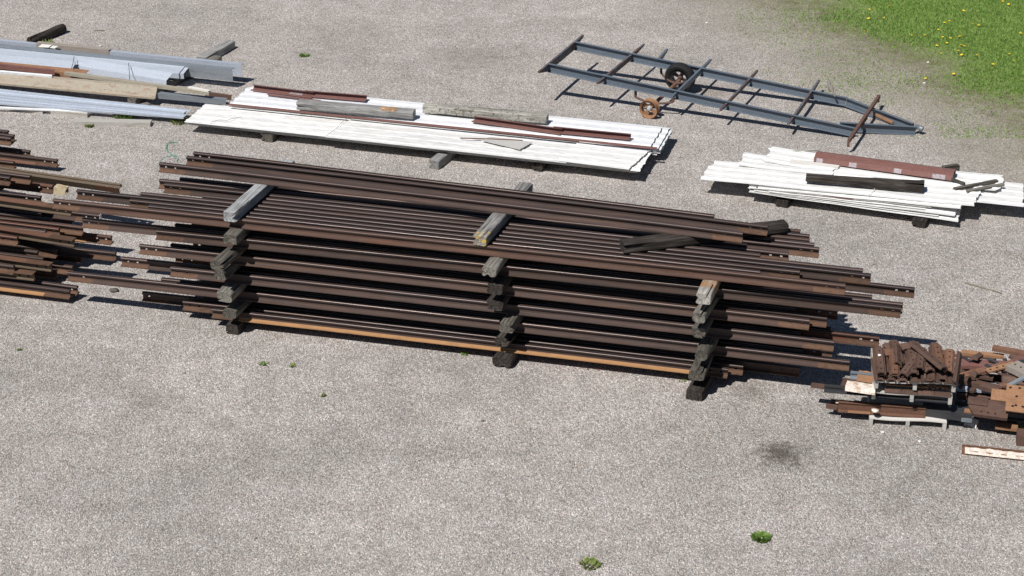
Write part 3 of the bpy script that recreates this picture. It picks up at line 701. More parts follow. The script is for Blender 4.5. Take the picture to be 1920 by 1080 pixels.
chan((-60,91), (454,143), .16, [(.03,-.0),(0,0),(0,.235),(.09,.235),(.09,.21)], 'galv', 'second galvanised purlin nested behind, reaching further right')
chan((70,103), (206,117), .175, [(.03,0),(0,0),(0,.25),(.11,.25),(.11,.23)], 'galv_brown', 'grey brown weathered purlin piece resting over the long purlin')
for i in range(4):
    a = G(424 + i*3.6, 0, 0)
wp = MB()
strip('paper_tag', (72,88), (91,89.5), .42, .42, [(0,0),(.16,0),(.16,.006),(0,.006)], M['paint_white'], 'larger white patch behind the brown purlin piece', 'patch')
strip('paper_tag', (93,90), (103,91), .42, .42, [(0,0),(.14,0),(.14,.006),(0,.006)], M['paint_white'], 'smaller white patch behind the brown purlin piece', 'patch')
for i in range(4):
    z = .17 + .012*i
    chan((-70 + 3*i,98.5 - .6*i + 11), (334 - 1*i + [0,7,13,5][i],149 - .6*i), z, [(0,-.0),(.0,.10),(.28,.15),(.34,.06)], 'galv', 'light blue nested purlin, %s in the wide bundle' % ['lowest', 'second', 'third', 'uppermost'][i])
chan((-70,121), (136,140), .19, [(0,.0),(.01,.115),(.22,.19)], 'galv', 'light blue flat purlin piece on the left of the wide bundle')
chan((134,133), (312,163), .17, [(0,.0),(.02,.12),(.25,.195)], 'galv', 'light blue flat purlin piece on the right of the wide bundle')
wire([(243,150,.32),(243,140,.37),(242,130,.42),(241,118,.43)], .006, M['black'], 'dark strap across the wide bundle of blue purlins', 'strap', 'strap')
wire([(134,128,.36),(137,118,.41),(139,106,.44)], .006, M['black'], 'dark strap at the joint of the blue purlins', 'strap', 'strap')
chan((-60,128), (160,149), .19, [(0,.0),(.0,.10),(.20,.12)], 'rust_orange', 'rust brown channel top between the blue bundle and the tan channel', 0, .004, 'steel_channel', 'channel')
# tan channel with holes, a web on a slope facing the yard
A = G(-60,152,.15); B = G(291,185,.15); Mx, L = frame(A, B); mb = MB()
mb.prism(thick([(-.05,.035),(-.05,.0),(.0,.0),(.13,.17),(.21,.17),(.21,.14)], .006), steps(L, 1))
ch = tag(mb.build('steel_channel', M['tan'], mat=Mx, sharp=25), 'tan primed steel channel with two rows of holes and rust', 'channel', None)
for i in range(6):
    for r in range(2):
        hb = MB(); t = .3 + .45*r; x = L - 1.05 + i*.125 + r*.07
        hb.lathe([(0,.0001),(0,.012),(.004,.012),(.004,.0001)], 8, 0, Matrix.Translation((x, .16*t - .004, .2*t + .004)) @ Matrix.Rotation(radians(128), 4, 'X') @ Matrix.Rotation(pi/2, 4, 'Y'))
        hb.build('bolt_hole', M['hole'], ch)
chan((120,141), (392,179), .30, [(0,.0),(0,.055),(.08,.055),(.08,.03)], 'olive', 'olive steel channel above the tan one running right', 0, .004, 'steel_channel', 'channel')
chan((352,169), (391,176.5), .32, [(0,.0),(0,.055),(.08,.055)], 'boardw', 'pale end piece of the olive steel channel', 0, .004, 'steel_channel', 'channel')
chan((-60,138), (98,152), .26, [(.0,.02),(0,.0),(0,.10),(.03,.115)], 'white_silver', 'small white channel with a dark slot on the left of the tan channel', 0, .004, 'steel_channel', 'channel')
chan((-60,122), (103,141), .27, [(.0,.0),(0,.09),(.06,.09)], 'maroon', 'dark brown channel behind the small white one', 0, .004, 'steel_channel', 'channel')
chan((290,184), (424,197), .12, [(.0,.0),(0,.10),(.10,.10),(.10,.07)], 'galv_grey', 'grey channel with a white tag reaching toward the white sheets', 0, .004, 'steel_channel', 'channel')
strip('paper_tag', (380,190.5), (390,191.5), .13, .13, [(-.008,.0),(-.008,.06),(-.003,.06),(-.003,.0)], M['paint_white'], 'white tag on the grey channel', 'tag')
chan((385,181), (434,188), .14, [(.0,.0),(0,.08),(.06,.08)], 'rust', 'dark thin channel just behind the white tagged one', 0, .004, 'steel_channel', 'channel')
zz = 0
for i, (a, b_, z, wd) in enumerate((((-60,178),(346,219),.125,.08), ((-60,183),(344,220),.15,.06), ((-60,189),(340,220.5),.13,.05), ((-60,171),(345,212),.155,.10), ((-60,166),(352,212),.14,.12))):
    chan(a, b_, z, [(0,-.03),(0,.0),(wd,.0),(wd,.02)], 'galv', 'thin pale blue strip, %s of the low strip bundle' % ['nearest', 'second nearest', 'middle', 'second farthest', 'farthest'][i], 0, .003, 'steel_strip', 'strip', 'thin strips in the low bundle')
chan((-60,201), (312,219), .07, [(0,0),(.0,.02),(.04,.03)], 'white_silver', 'single bright strip lying apart in front of the low bundle', 0, .003, 'steel_strip', 'strip', 'thin strips in the low bundle')
strip('board', (139,236), (282,238), 0, 0, [(0,0),(.19,0),(.19,.075),(0,.08)], M['board'], 'grey weathered plank lying on the gravel below the strip bundle', 'plank', d=.3, fn=lambda x,y,z: (x, y + .012*sin(x*3), z))
strip('board', (95,215), (164,221), 0, 0, [(0,0),(.14,0),(.14,.08),(0,.08)], M['board'], 'grey board end poking out under the strip bundle', 'plank')
strip('board', (10,207), (80,214), 0, 0, [(0,0),(.16,0),(.16,.06),(0,.06)], M['board'], 'grey board half under the strips at the left edge', 'plank')
# ------------------------------------------------------------------ trailer frame
ZR0, ZF0 = .72, .21
FA_, FB_ = G(1030,119,ZR0), G(1591,237,ZF0)
RA_, RB_ = G(1077.5,77.5,ZR0), G(1587.5,182.5,ZF0)
base = Vector(((FA_.x+RB_.x)/2, (FA_.y+RB_.y)/2, 0))
TR = empty('trailer_frame', Matrix.Translation(base), 'bare blue grey trailer frame with rusty cross bars, nose on the gravel', 'trailer')
def tp(name, mb, mats, A=None, B=None, roll=0, parent=TR, label=None):
    o = mb.build(name, mats, parent)
    if A is not None:
        Mx, L = frame(A, B, roll); o.matrix_local = Matrix.Translation(-base) @ Mx
    if label: o['label'] = label
    return o
BH = .155
CH = thick([(-.055,0),(-.0,0),(0,-BH),(-.055,-BH)], .006)
def beam(A, B, mt='trailer', prof=CH, name='main_beam', d=1.0):
    mb = MB(); L = (Vector(B)-Vector(A)).length; mb.prism(prof, steps(L, d)); return tp(name, mb, M[mt], A, B)
beam(FA_, FB_ + (FB_-FA_).normalized()*.12); beam(RA_, RB_)
TA, TB = G(1575,229,.20), G(1718,237,.155)
TA2, TB2 = RB_ + Vector((0,0,-.004)), G(1714,231.5,.155)
beam(TA, TB, name='tongue_beam'); beam(TA2, TB2, name='tongue_beam')
def crossbar(P0, P1, inner0, inner1, hh, mt, w=.042, name='cross_bar', tip=.03, top=.0):
    """bar through the frame, tapering towards its tips beyond inner0/inner1 (fractions)"""
    mb = MB(); L = (Vector(P1)-Vector(P0)).length
    xs = [0, inner0*L, inner1*L, L]; hs = [tip, hh, hh, tip]; vs = []; fs = []
    for x, h in zip(xs, hs): vs += [(x,-w/2,top-h),(x,w/2,top-h),(x,w/2,top),(x,-w/2,top)]
    for k in range(3):
        for i in range(4): j = (i+1)%4; fs.append((k*4+i,k*4+j,k*4+4+j,k*4+4+i))
    fs += [(0,1,2,3),(15,14,13,12)]; mb.add(vs, fs)
    return tp(name, mb, M[mt], P0, P1)
def zat(px): return ZR0 + (ZF0-ZR0)*(px-1050)/(1590-1050)
crossbar(G(1010,134,ZR0), G(1093,65,ZR0), .2, .8, .15, 'trailer_rust')
def cb(pa, pb, i0, i1, mt, hh=.10, dz=-.016, name='cross_bar'):
    zm = zat((pa[0]+pb[0])/2) + dz
    return crossbar(G(*pa, zm), G(*pb, zm), i0, i1, hh, mt, name=name)
cb((1120,155), (1207,82), .24, .7, 'trailer_rust')
cb((1260,180), (1333,110), .24, .62, 'trailer')
cb((1236,108), (1251,91), .3, .31, 'trailer', name='outrigger')
cb((1351,205), (1420,131), .4, .8, 'trailer_rust', .06)
cb((1478,231), (1536,149), .27, .72, 'trailer_rust')
zc = ZF0 + .055
mb = MB(); A, B = G(1591,262,zc), G(1648,178,zc); L = (B-A).length
mb.prism(thick([(-.024,-.05),(-.024,0),(.024,0)], .008), [0, L]); mb.box(.0,.03,-.02,.02,-.14,-.002); mb.box(L-.03,L,-.02,.02,-.14,-.002)
mb.box(L*.42,L*.60,-.02,.02,-.12,-.002)
tp('cross_bar', mb, M['rust'], A, B, label='rusty bar laid across the nose of the frame')
mb = MB(); A, B = G(1637,213,.07), G(1674,230,.07); mb.box(0,(B-A).length,-.02,.02,-.02,.02); tp('nose_brace', mb, M['rust_orange'], A, B)
# coupler
mb = MB(); A = G(1715,236,.15); B = G(1727,241,.12); L = (B-A).length
mb.prism([(-.04,-.03),(.04,-.03),(.04,.03),(-.04,.03)], [0,L]); mb.lathe([(-.03,.0001),(-.03,.05),(.03,.055),(.05,.0001)], 12, 0, Matrix.Translation((L,0,0)))
tp('coupler', mb, M['galv_grey'], A, B)
# axle, springs, wheels
H0 = G(1218,203,.185); H1 = G(1275,150,.25)
ax = (H1-H0).normalized()
mb = MB(); mb.tube([Vector((0,0,0)), Vector(((H1-H0).length,0,0))], .035, 10); tp('axle', mb, M['rust_red'], H0, H1)
def spring(hub, za, pa, pb):
    P = G(*pa, za); Q = G(*pb, za)
    mid = hub + Vector((0,0,.03)); mb = MB()
    p0 = P + Vector((0,0,-.16)); q0 = Q + Vector((0,0,-.12))
    pts = []
    for i in range(9):
        t = i/8; p = p0*(1-t)**2 + (mid*2 - (p0+q0)*.5)*2*t*(1-t) + q0*t*t
        pts.append(p - base)
    mb.tube(pts, .02, 6)
    mb.tube([P - base, p0 - base], .025, 6); mb.tube([Q - base, q0 - base], .025, 6)
    tp('leaf_spring', mb, M['rust'])
spring(H0 + ax*.20, zat(1225)-.15, (1192,167), (1262,180))
spring(H1 - ax*.25, zat(1275)-.15, (1240,122), (1300,136))
def wheel(center, axis, tyre, label):
    w = bpy.data.objects.new('wheel', None); COL.objects.link(w); w.parent = TR
    Mx, _ = frame(center, center + axis); w.matrix_local = Matrix.Translation(-base) @ Mx; w['label'] = label
    mb = MB(); R0 = .178
    mb.lathe([(-.075,R0),(-.07,R0-.004),(-.055,R0-.022),(.045,R0-.022),(.065,R0-.002),(.075,R0),(.075,R0-.008),(.06,R0-.014),(.042,R0-.032),(-.05,R0-.032),(-.065,R0-.012)], 32)
    for k in range(4):
        a = k*pi/2 + .5
        mb.prism([(-.026,.04),(.026,.04),(.055,R0-.028),(-.055,R0-.028)], [.0,.008], 0, None, Matrix.Rotation(a, 4, 'X'))
    mb.build('rim', M['rust_orange'] if not tyre else M['black'], w)
    hb = MB(); hb.lathe([(.03,.0001),(.03,.055),(-.02,.045),(-.05,.03),(-.055,.0001)], 14); hb.build('hub', M['hub'] if not tyre else M['rust'], w)
    if tyre:
        t = MB(); ro, ri = .30, .182
        t.lathe([(-.06,ri),(-.085,ri+.04),(-.088,ro-.035),(-.07,ro-.008),(-.03,ro),(.03,ro),(.07,ro-.008),(.088,ro-.035),(.085,ri+.04),(.06,ri)], 36); t.build('tyre', M['rubber'], w)
wheel(H0, ax, False, 'bare orange rusted wheel rim without a tyre')
wheel(H1 + Vector((0,0,.05)), (ax + Vector((0,0,.12))).normalized(), True, 'wheel with a black tyre at the far side')
# bird on the far beam
bp = G(1557,172,zat(1556)+.03); Mx, _ = frame(bp, bp + Vector((.28,-.96,-.45))); Mx = Mx @ Matrix.Scale(1.15, 4)
mb = MB()
prof = [(-.15,.0),(-.145,.014),(-.13,.026),(-.11,.030),(-.09,.026),(-.07,.034),(-.03,.046),(.01,.042),(.05,.026),(.08,.014),(.17,.010),(.175,.0)]
vs = []; fs = []; sg = 12
for x, r in prof:
    fl = 1.0 if x < .07 else .45
    for k in range(sg): t = 2*pi*k/sg; vs.append((x, max(r,.0005)*cos(t)*(1.0 if x < .07 else 1.6), max(r,.0005)*sin(t)*fl + .06 + (.03 if x < -.08 else 0)))
for i in range(len(prof)-1):
    for k in range(sg): l = (k+1)%sg; fs.append((i*sg+k, i*sg+l, (i+1)*sg+l, (i+1)*sg+k))
mb.add(vs, fs); mb.tube([(-.148,0,.088),(-.175,0,.083)], [.006,.001], 6)
for s_ in (-1,1): mb.tube([(-.01,.012*s_,.03),(-.012,.014*s_,-.005)], .003, 5)
tag(mb.build('bird', M['feather'], mat=Mx, sharp=60), 'small grey brown bird perched on the far trailer beam', 'bird')

# ------------------------------------------------------------------ pallets and scrap, right edge
def pallet(px, py, z0, ang, w, label, dep=.95, h=.118):
    A = G(px, py, z0); B = A + Vector((cos(radians(ang)), sin(radians(ang)), 0)); Mx, _ = frame(A, B)
    P = empty('pallet', Mx, label, 'pallet', 'pallets under the splice bars')
    for i in range(3):
        mb = MB(); x = [0, w/2-.025, w-.05][i]; mb.box(x, x+.05, 0, dep, .0, h-.021); mb.build('stringer', M['palletw'], P)
    nb = 7
    for i in range(nb):
        y = i*(dep-.11)/(nb-1); mb = MB()
        mb.prism([(y,h-.02),(y+.11,h-.02),(y+.11,h),(y,h)], steps(w, .1), 0, lambda x,yy,z: (x, yy, z - .012*sin(pi*x/w*2)*(i == 0)))
        mb.build('deck_board', M['boardw'] if (z0 == 0 and i == 0) else M['palletw'], P)
    return P, Mx
p1, X1 = pallet(1629, 797, 0, -7.7, 1.02, 'lowest pallet standing on the gravel with a bowed white front board', 1.0)
p2, X2 = pallet(1634, 748, .405, -9, 1.05, 'middle pallet of the pile with splice bars laid flat on it')
p3, X3 = pallet(1639, 728, .60, -6, 1.06, 'top pallet carrying the heap of splice bars')
BAR = thick([(-.07,.012),(-.045,.0),(-.03,.03),(.03,.03),(.045,.0),(.07,.012)], .018)
def bar(Mx, L, mt, label, group, holes=True):
    mb = MB(); mb.prism(BAR, [0, L*.5, L])
    o = mb.build('splice_bar', M[mt], mat=Mx, sharp=30); tag(o, label, 'splice bar', group)
    if holes:
        for k in range(4):
            hb = MB(); hb.lathe([(0,.0001),(0,.013),(.003,.013),(.003,.0001)], 8, 0, Matrix.Translation((L*(.14+.24*k), 0, .0485)) @ Matrix.Rotation(-pi/2, 4, 'Y'))
            hb.build('bolt_hole', M['hole'], o)
    return o
R = random.Random(5); HG = 'splice bars heaped on the top pallet'
def on3(x, y, z, yaw, pitch=0, roll=0):
    return X3 @ Matrix.Translation((x, y - .07, .118 + z)) @ Matrix.Rotation(radians(yaw), 4, 'Z') @ Matrix.Rotation(radians(-pitch), 4, 'Y') @ Matrix.Rotation(radians(roll), 4, 'X')
# bottom rows, ends to the front
for i in range(7):
    bar(on3(.06+.15*i, .02+R.uniform(0,.03), .0, 90+R.uniform(-3,3), 0, 0), .62, 'rust', 'splice bar in the bottom row of the heap, end to the front', HG, False)
for i in range(6):
    bar(on3(.10+.155*i, .03+R.uniform(0,.05), .052, 90+R.uniform(-5,5), 0, R.choice((0,180))) @ Matrix.Translation((0,0,-.05 if False else 0)), .62, 'rust', 'splice bar in the second row of the heap, end to the front', HG, False)
for i in range(7):
    bar(on3(.07+.15*i, .36+R.uniform(0,.05), .0+.05*(i%2), 90+R.uniform(-4,4)), .60, 'rust', 'splice bar at the back of the heap, mostly covered', HG, False)
top = [(.07,.02,.13,91,14,0,'rust','leftmost upright-lying splice bar of the heap, beside a white blob'), (.25,.08,.10,88,12,0,'rust_red','narrow red brown splice bar second from the left on the heap'),
       (.36,.05,.12,63,12,0,'rust','tilted splice bar with holes left of the heap centre'), (.33,.42,.16,96,8,0,'rust','splice bar standing back left in the heap'),
       (.50,.10,.12,92,10,0,'rust','short splice bar in the front centre of the heap'), (.60,.36,.17,95,8,0,'rust','splice bar behind the diagonal one in the heap'),
       (.80,.38,.16,88,8,0,'rust','channel-like splice bar at the back right of the heap'), (.70,.04,.11,85,8,180,'rust','wavy splice bar near the front right of the heap'),
       (.96,.22,.13,84,8,0,'rust_red','redder splice bar at the right end of the heap'), (1.02,.06,.02,80,30,70,'rust','splice bar slipping off the right pallet edge')]
for x,y,z,yaw,pt,rl,mt,lb in top: bar(on3(x,y*.7,z*.9,yaw,pt*.8,rl), .52, mt, lb, HG)
for j in range(6):
    bar(on3(.15+.14*j, .2+R.uniform(-.1,.25), .13+R.uniform(0,.05), 90+R.uniform(-28,28), R.uniform(2,10), R.choice((0,0,180,40))), .48, R.choice(('rust','rust','rust_red')), 'loosely thrown splice bar in the middle of the heap', HG)
bar(on3(.88,.06,.21,124,6,8), .70, 'rust', 'long diagonal splice bar with four holes on top of the heap', HG)
bar(on3(.05,.52,.16,8,3,0), .26, 'rust_red', 'short splice bar at the back left corner of the heap', HG, False)
bar(on3(.16,.70,.14,14,4,0), .44, 'rust', 'dark splice bar leaning out behind the heap', HG, False)
def blob(px, py, z, r, mat, label, cat, seed=1, fl=.7, name='stone'):
    P = G(px, py, z); bm = bmesh.new(); bmesh.ops.create_icosphere(bm, subdivisions=2, radius=1)
    mb = MB(); vs = []
    for v in bm.verts:
        k = r*(1 + .35*noise.noise(v.co*1.7 + Vector((seed*3.1,0,0)))); vs.append((v.co.x*k, v.co.y*k, v.co.z*k*fl + r*fl*.8))
    mb.add(vs, [[v.index for v in f.verts] for f in bm.faces], 0, True); bm.free()
    return tag(mb.build(name, M[mat], mat=Matrix.Translation(P), sharp=80), label, cat)
blob(1649, 668, .93, .03, 'paint_white', 'white lump on the leftmost splice bar', 'lump', 3, .6, 'white_lump')
# flat bars on the middle pallet
FG = 'splice bars laid flat on the middle pallet'
for i in range(4):
    Mx = X2 @ Matrix.Translation((.16+.215*i, -.012, .120)); mb = MB(); mb.prism([(-.0,0),(.07,0),(.06,.04),(.01,.045)], [0,.11,.225]); 
    tag(mb.build('splice_bar', M['rust'], mat=Mx), 'brown splice bar laid flat along the middle pallet edge', 'splice bar', FG)
mb = MB(); mb.prism([(0,0),(.05,0),(.05,.02),(0,.02)], [0,.55]); tag(mb.build('flat_bar', M['rust_orange'], mat=X2 @ Matrix.Translation((.18,.09,.168))), 'flat orange bar lying on the middle pallet splice bars', 'flat bar')
mb = MB()
for i in range(40): mb.box(*(lambda x,y: (x,x+.03,y,y+.03,.0,.02+R.random()*.02))(R.uniform(0,.36), R.uniform(0,.12)))
tag(mb.build('rusty_spikes', M['rust_orange'], mat=X2 @ Matrix.Translation((.66,.07,.166))), 'loose rusty bits spilled on the middle pallet', 'rust scrap', kind='stuff')
def piece(name, pA, pB, z, prof, mt, label, cat, roll=0, grp=None, t=None, zB=None, d=.25, fn=None):
    return strip(name, pA, pB, z, z if zB is None else zB, prof, M[mt], label, cat, grp, d, roll, fn, t)
# long pieces through the pallets
RS = [(-.06,0),(-.06,.01),(-.012,.02),(-.008,.06),(-.026,.066),(-.028,.085),(.028,.085),(.026,.066),(.008,.06),(.012,.02),(.06,.01),(.06,0)]
piece('black_rail', (1545,732), (1776,752), .418, RS, 'black', 'black short rail through the middle pallet, sticking out left', 'rail')
piece('black_rail', (1645,711), (1778,720), .618, RS, 'black', 'black rail inside the top pallet opening', 'rail')
piece('grey_rail', (1594,707), (1642,713), .50, RS, 'galv_grey', 'grey rail end behind the crusted slab left of the pallets', 'rail')
piece('rusty_beam', (1520,727), (1640,742), .33, [(0,0),(.10,0),(.10,.03),(0,.03)], 'rust', 'thin rusty bar sticking out furthest left of the pallets', 'bar')
jit = lambda x,y,z: (x, y, z + .012*noise.noise(Vector((x*14, y*14, 3))) if z > .02 else z)
piece('crusted_slab', (1584,733), (1640,741), .50, [(0,0),(.20,0),(.19,.06),(.02,.065)], 'crust', 'white concrete crusted slab left of the middle pallet', 'slab', d=.04, fn=jit)
piece('rusty_slab', (1575,728), (1636,737), .47, [(-.02,0),(.26,0),(.26,.03),(-.02,.03)], 'rust', 'rusty plate under the white crusted slab', 'plate')
piece('rusty_slab', (1606,714), (1640,719), .50, [(0,0),(.22,0),(.2,.06),(.02,.07)], 'rust_orange', 'orange rusted slab behind the white crusted one', 'slab', d=.05, fn=jit)
piece('rusty_rail', (1557,760), (1735,776), .125, RS, 'rust', 'rusty rail with pale crust on the lowest pallet', 'rail')
piece('crust_strip', (1567,754), (1646,761), .205, [(-.03,0),(.03,0),(.025,.02),(-.025,.025)], 'crust', 'pale crust along the rusty rail on the lowest pallet', 'crust', d=.04, fn=jit)
piece('rusty_rail', (1571,773), (1735,785), .125, [(0,0),(.0,.01),(.05,.02),(.05,.10),(.03,.13),(.11,.13),(.09,.10),(.09,.02),(.13,.0)], 'rust_red', 'front brown rail with orange foot on the lowest pallet', 'rail')
piece('crust_strip', (1590,773.5), (1632,776.5), .14, [(-.005,0),(.05,0),(.045,.012),(.0,.012)], 'rust_orange', 'orange crust on the front rail foot', 'crust', d=.05)
piece('rusty_plate', (1548,766), (1570,769), .12, [(0,0),(.02,0),(.02,.07),(0,.07)], 'rust', 'thin rusty bar end left of the lowest pallet', 'bar')
piece('black_beam', (1728,780), (1822,792), .13, [(0,0),(.16,0),(.16,.13),(.0,.11)], 'black', 'black steel beam sticking out right of the lowest pallet', 'beam')
piece('grey_plate', (1802,790), (1822,792), .13, [(-.012,.0),(-.004,.0),(-.004,.06),(-.012,.06)], 'galv_grey', 'pale grey lit plate at the end of the black beam', 'plate')
blob(1640, 772, .215, .05, 'crust', 'white crust lump on the rails of the lowest pallet', 'lump', 8, .45, 'crust_lump')
piece('wood_strip', (1776,755), (1782,772), .30, [(0,0),(.02,0),(.02,.02),(0,.02)], 'board', 'splintered wood strip hanging at the middle pallet corner', 'splinter', zB=.2)
# scrap heap right of the pallets
FL = lambda w, h: [(-w/2,0),(w/2,0),(w/2,h),(-w/2,h)]
AN = lambda w, h: thick([(-w/2,0),(-w/2,h),(w/2,h)], .012)
def scrap(a, b_, z, prof, mt, lb, cat='steel piece', name='steel_bar', roll=0, zB=None, holes=0):
    o = piece(name, a, b_, z, prof, mt, lb, cat, roll, 'scrap steel heap at the right edge', zB=zB)
    if holes:
        L = (G(*b_, z if zB is None else zB) - G(*a, z)).length; h = max(p[1] for p in prof)
        for k in range(holes):
            hb = MB(); hb.lathe([(0,.0001),(0,.016),(.003,.016),(.003,.0001)], 8, 0, Matrix.Translation((L*(k+.6)/(holes+.4), 0, h)) @ Matrix.Rotation(-pi/2, 4, 'Y')); hb.build('bolt_hole', M['hole'], o)
    return o
# hidden carriers under the heap
timber(G(1808,752,.0), 80, .9, .2, .16, M['tie_dark'], 'dark timber under the left of the scrap heap', None, 'timber_bunk', .3, 201)
timber(G(1912,762,.0), 80, .9, .2, .16, M['tie_dark'], 'dark timber under the right of the scrap heap', None, 'timber_bunk', .3, 202)
scrap((1780,770), (1960,792), .165, RS, 'black', 'black rail low in the scrap heap, nearest the gravel', 'rail', 'black_rail')
scrap((1790,760), (1965,780), .165, RS, 'black', 'second black rail low in the scrap heap', 'rail', 'black_rail')
scrap((1795,748), (1965,768), .165, RS, 'rust', 'brown rail low in the scrap heap', 'rail', 'rusty_rail')
scrap((1797,735), (1965,752), .165, RS, 'black', 'dark rail in the middle of the low scrap layer', 'rail', 'black_rail')
scrap((1790,722), (1965,736), .165, RS, 'rust', 'brown rail toward the back of the low scrap layer', 'rail', 'rusty_rail')
scrap((1800,708), (1965,722), .165, RS, 'rust', 'brown rail farthest back of the low scrap layer', 'rail', 'rusty_rail')
scrap((1770,732), (1900,741), .26, [(0,0),(.22,0),(.22,.05),(.0,.05)], 'galv', 'blue grey steel beam between the pallets and the orange plate', 'beam', 'steel_beam')
scrap((1770,719), (1900,727), .27, [(0,0),(.03,0),(.03,.04),(0,.04)], 'black', 'black bar along the blue grey beam', 'bar')
scrap((1791,684), (1884,689), .28, FL(.22,.05), 'maroon', 'wide red brown flat bar at the back of the scrap heap', 'bar', 'flat_bar')
scrap((1783,668), (1868,674), .22, FL(.04,.03), 'rust', 'thin dark rod at the back of the scrap heap', 'rod')
scrap((1802,663), (1882,671), .25, FL(.10,.04), 'rust_orange', 'orange flat link bar with a round eye at the back', 'bar', 'link_bar', holes=1)
scrap((1861,655), (1975,676), .34, FL(.11,.05), 'rust_red', 'long brown bar poking up at the upper right of the heap', 'bar')
scrap((1795,708), (1904,680), .36, FL(.12,.025), 'rust_red', 'slanting brown flat bar with holes across the heap', 'bar', 'flat_bar', zB=.42, holes=5)
scrap((1850,697), (1902,683), .43, FL(.10,.02), 'rust_orange', 'small orange slotted bar on the slanting one', 'bar', 'slotted_bar', zB=.46, holes=4)
scrap((1800,716), (1878,734), .33, FL(.11,.06), 'rust', 'thick brown bar with end knobs in the middle of the heap', 'bar')
scrap((1812,704), (1862,713), .30, FL(.06,.04), 'rust', 'short dark bar under the slanting one', 'bar')
scrap((1838,727), (1872,736), .36, FL(.12,.05), 'rust', 'stubby brown steel block beside the thick bar', 'block', 'steel_block')
scrap((1878,716), (1960,722), .34, [(-.1,0),(.1,0),(.1,.08),(-.02,.1),(-.1,.04)], 'rust', 'wide brown rail piece behind the orange plate', 'rail piece', 'rail_piece')
scrap((1890,726), (1935,702), .44, FL(.07,.03), 'galv_grey', 'slanted grey steel angle pointing out of the frame', 'angle', 'steel_angle', zB=.6)
scrap((1896,690), (1932,708), .48, FL(.24,.08), 'galv_brown', 'grey brown box-like plate with slots at the right edge', 'plate', 'slotted_plate', holes=3)
scrap((1898,680), (1960,684), .40, FL(.26,.05), 'maroon', 'dull maroon plate behind the slotted one at the right edge', 'plate', 'steel_plate')
RQ = random.Random(77)
for i in range(26):
    px = RQ.uniform(1788, 1912); py = RQ.uniform(668, 738); z = .30 + RQ.uniform(0, .12); a = RQ.uniform(-70, 70); L = RQ.uniform(.08, .26); w_ = RQ.uniform(.03, .07); h_ = RQ.uniform(.02, .045)
    A = G(px, py, z); Mx, _ = frame(A, A + Vector((cos(radians(a)), sin(radians(a)), RQ.uniform(-.25, .25))), RQ.uniform(-.5, .5)); mb = MB()
    if i % 3 == 0: mb.lathe([(0,.001),(0,w_*.8),(h_,w_*.8),(h_,.001)], 10, 0, Matrix.Rotation(pi/2, 4, 'Y'))
    elif i % 3 == 1: mb.prism([(-w_,0),(w_,0),(w_*.6,h_),(-w_*.2,h_*1.6),(-w_,h_)], [0, L*.5, L])
    else: mb.tube([(0,0,0),(L*.5,.01,.02),(L,0,0)], w_*.35, 7)
    tag(mb.build('steel_offcut', M[RQ.choice(('rust','rust','rust_red','black'))], mat=Mx, sharp=35), 'small rusty steel offcut lying among the scrap heap bars', 'steel piece', 'small offcuts in the scrap heap')
# orange plate with holes
A = G(1857,752,.46); B = G(1965,765,.46); Mx, L = frame(A, B, radians(14)); mb = MB()
mb.add([(0,.02,0),(.20,.02,0),(.20,-.16,0),(L,-.16,0),(L,.36,0),(.19,.36,0),(.19,.24,0),(0,.24,0)] + [(0,.02,.014),(.20,.02,.014),(.20,-.16,.014),(L,-.16,.014),(L,.36,.014),(.19,.36,.014),(.19,.24,.014),(0,.24,.014)],
       [tuple(reversed(range(8))), tuple(range(8,16))] + [(i,(i+1)%8,8+(i+1)%8,8+i) for i in range(8)])
op = tag(mb.build('steel_plate', M['rust_orange'], mat=Mx, sharp=30), 'bright orange rusted plate with holes on the scrap heap', 'plate', 'scrap steel heap at the right edge')
for (x, y) in ((.24,.30),(.36,.31),(.33,.14),(.29,-.06),(.33,-.04),(.42,-.05),(.45,-.07)):
    hb = MB(); hb.lathe([(0,.0001),(0,.02),(.003,.02),(.003,.0001)], 10, 0, Matrix.Translation((x, y, .014)) @ Matrix.Rotation(-pi/2, 4, 'Y')); hb.build('bolt_hole', M['hole'], op)
# brown frog casting
A = G(1812,768,.30); B = G(1890,779,.30); Mx, L = frame(A, B); mb = MB()
mb.prism([(-.16,0),(.16,0),(.18,.06),(.10,.09),(.06,.16),(-.02,.16),(-.05,.07),(-.18,.05)], [0,.12,.45,L], 0, lambda x,y,z: (x + max(0,(-y))*.6*(x < .2), y, z))
fg = tag(mb.build('rail_casting', M['rust'], mat=Mx, sharp=30), 'heavy brown rail casting with three holes in front of the orange plate', 'casting', 'scrap steel heap at the right edge')
for k in range(3):
    hb = MB(); hb.lathe([(0,.0001),(0,.017),(.003,.017),(.003,.0001)], 10, 0, Matrix.Translation((.20+.09*k, -.115, .059)) @ Matrix.Rotation(radians(14), 4, 'X') @ Matrix.Rotation(-pi/2, 4, 'Y')); hb.build('bolt_hole', M['hole'], fg)
scrap((1815,752), (1852,757), .42, [(-.07,0),(.07,0),(.05,.05),(-.05,.05)], 'rust', 'short brown rail head piece above the casting', 'rail piece', 'rail_piece')
scrap((1808,772), (1822,774), .23, FL(.10,.03), 'rust_orange', 'small orange bit under the casting', 'steel piece')
scrap((1810,792), (1833,797), .0, [(-.1,0),(.1,0),(.02,.07),(-.05,.04)], 'crust', 'crumbly pale lump of rust on the gravel edge of the heap', 'lump', 'rust_lump')
scrap((1866,800), (1908,805), .09, FL(.14,.04), 'rust_orange', 'small orange plate lying at the near edge of the heap', 'plate', 'steel_plate')
scrap((1868,797), (1905,802), .0, FL(.2,.085), 'rust', 'brown block under the small orange plate', 'block', 'steel_block')
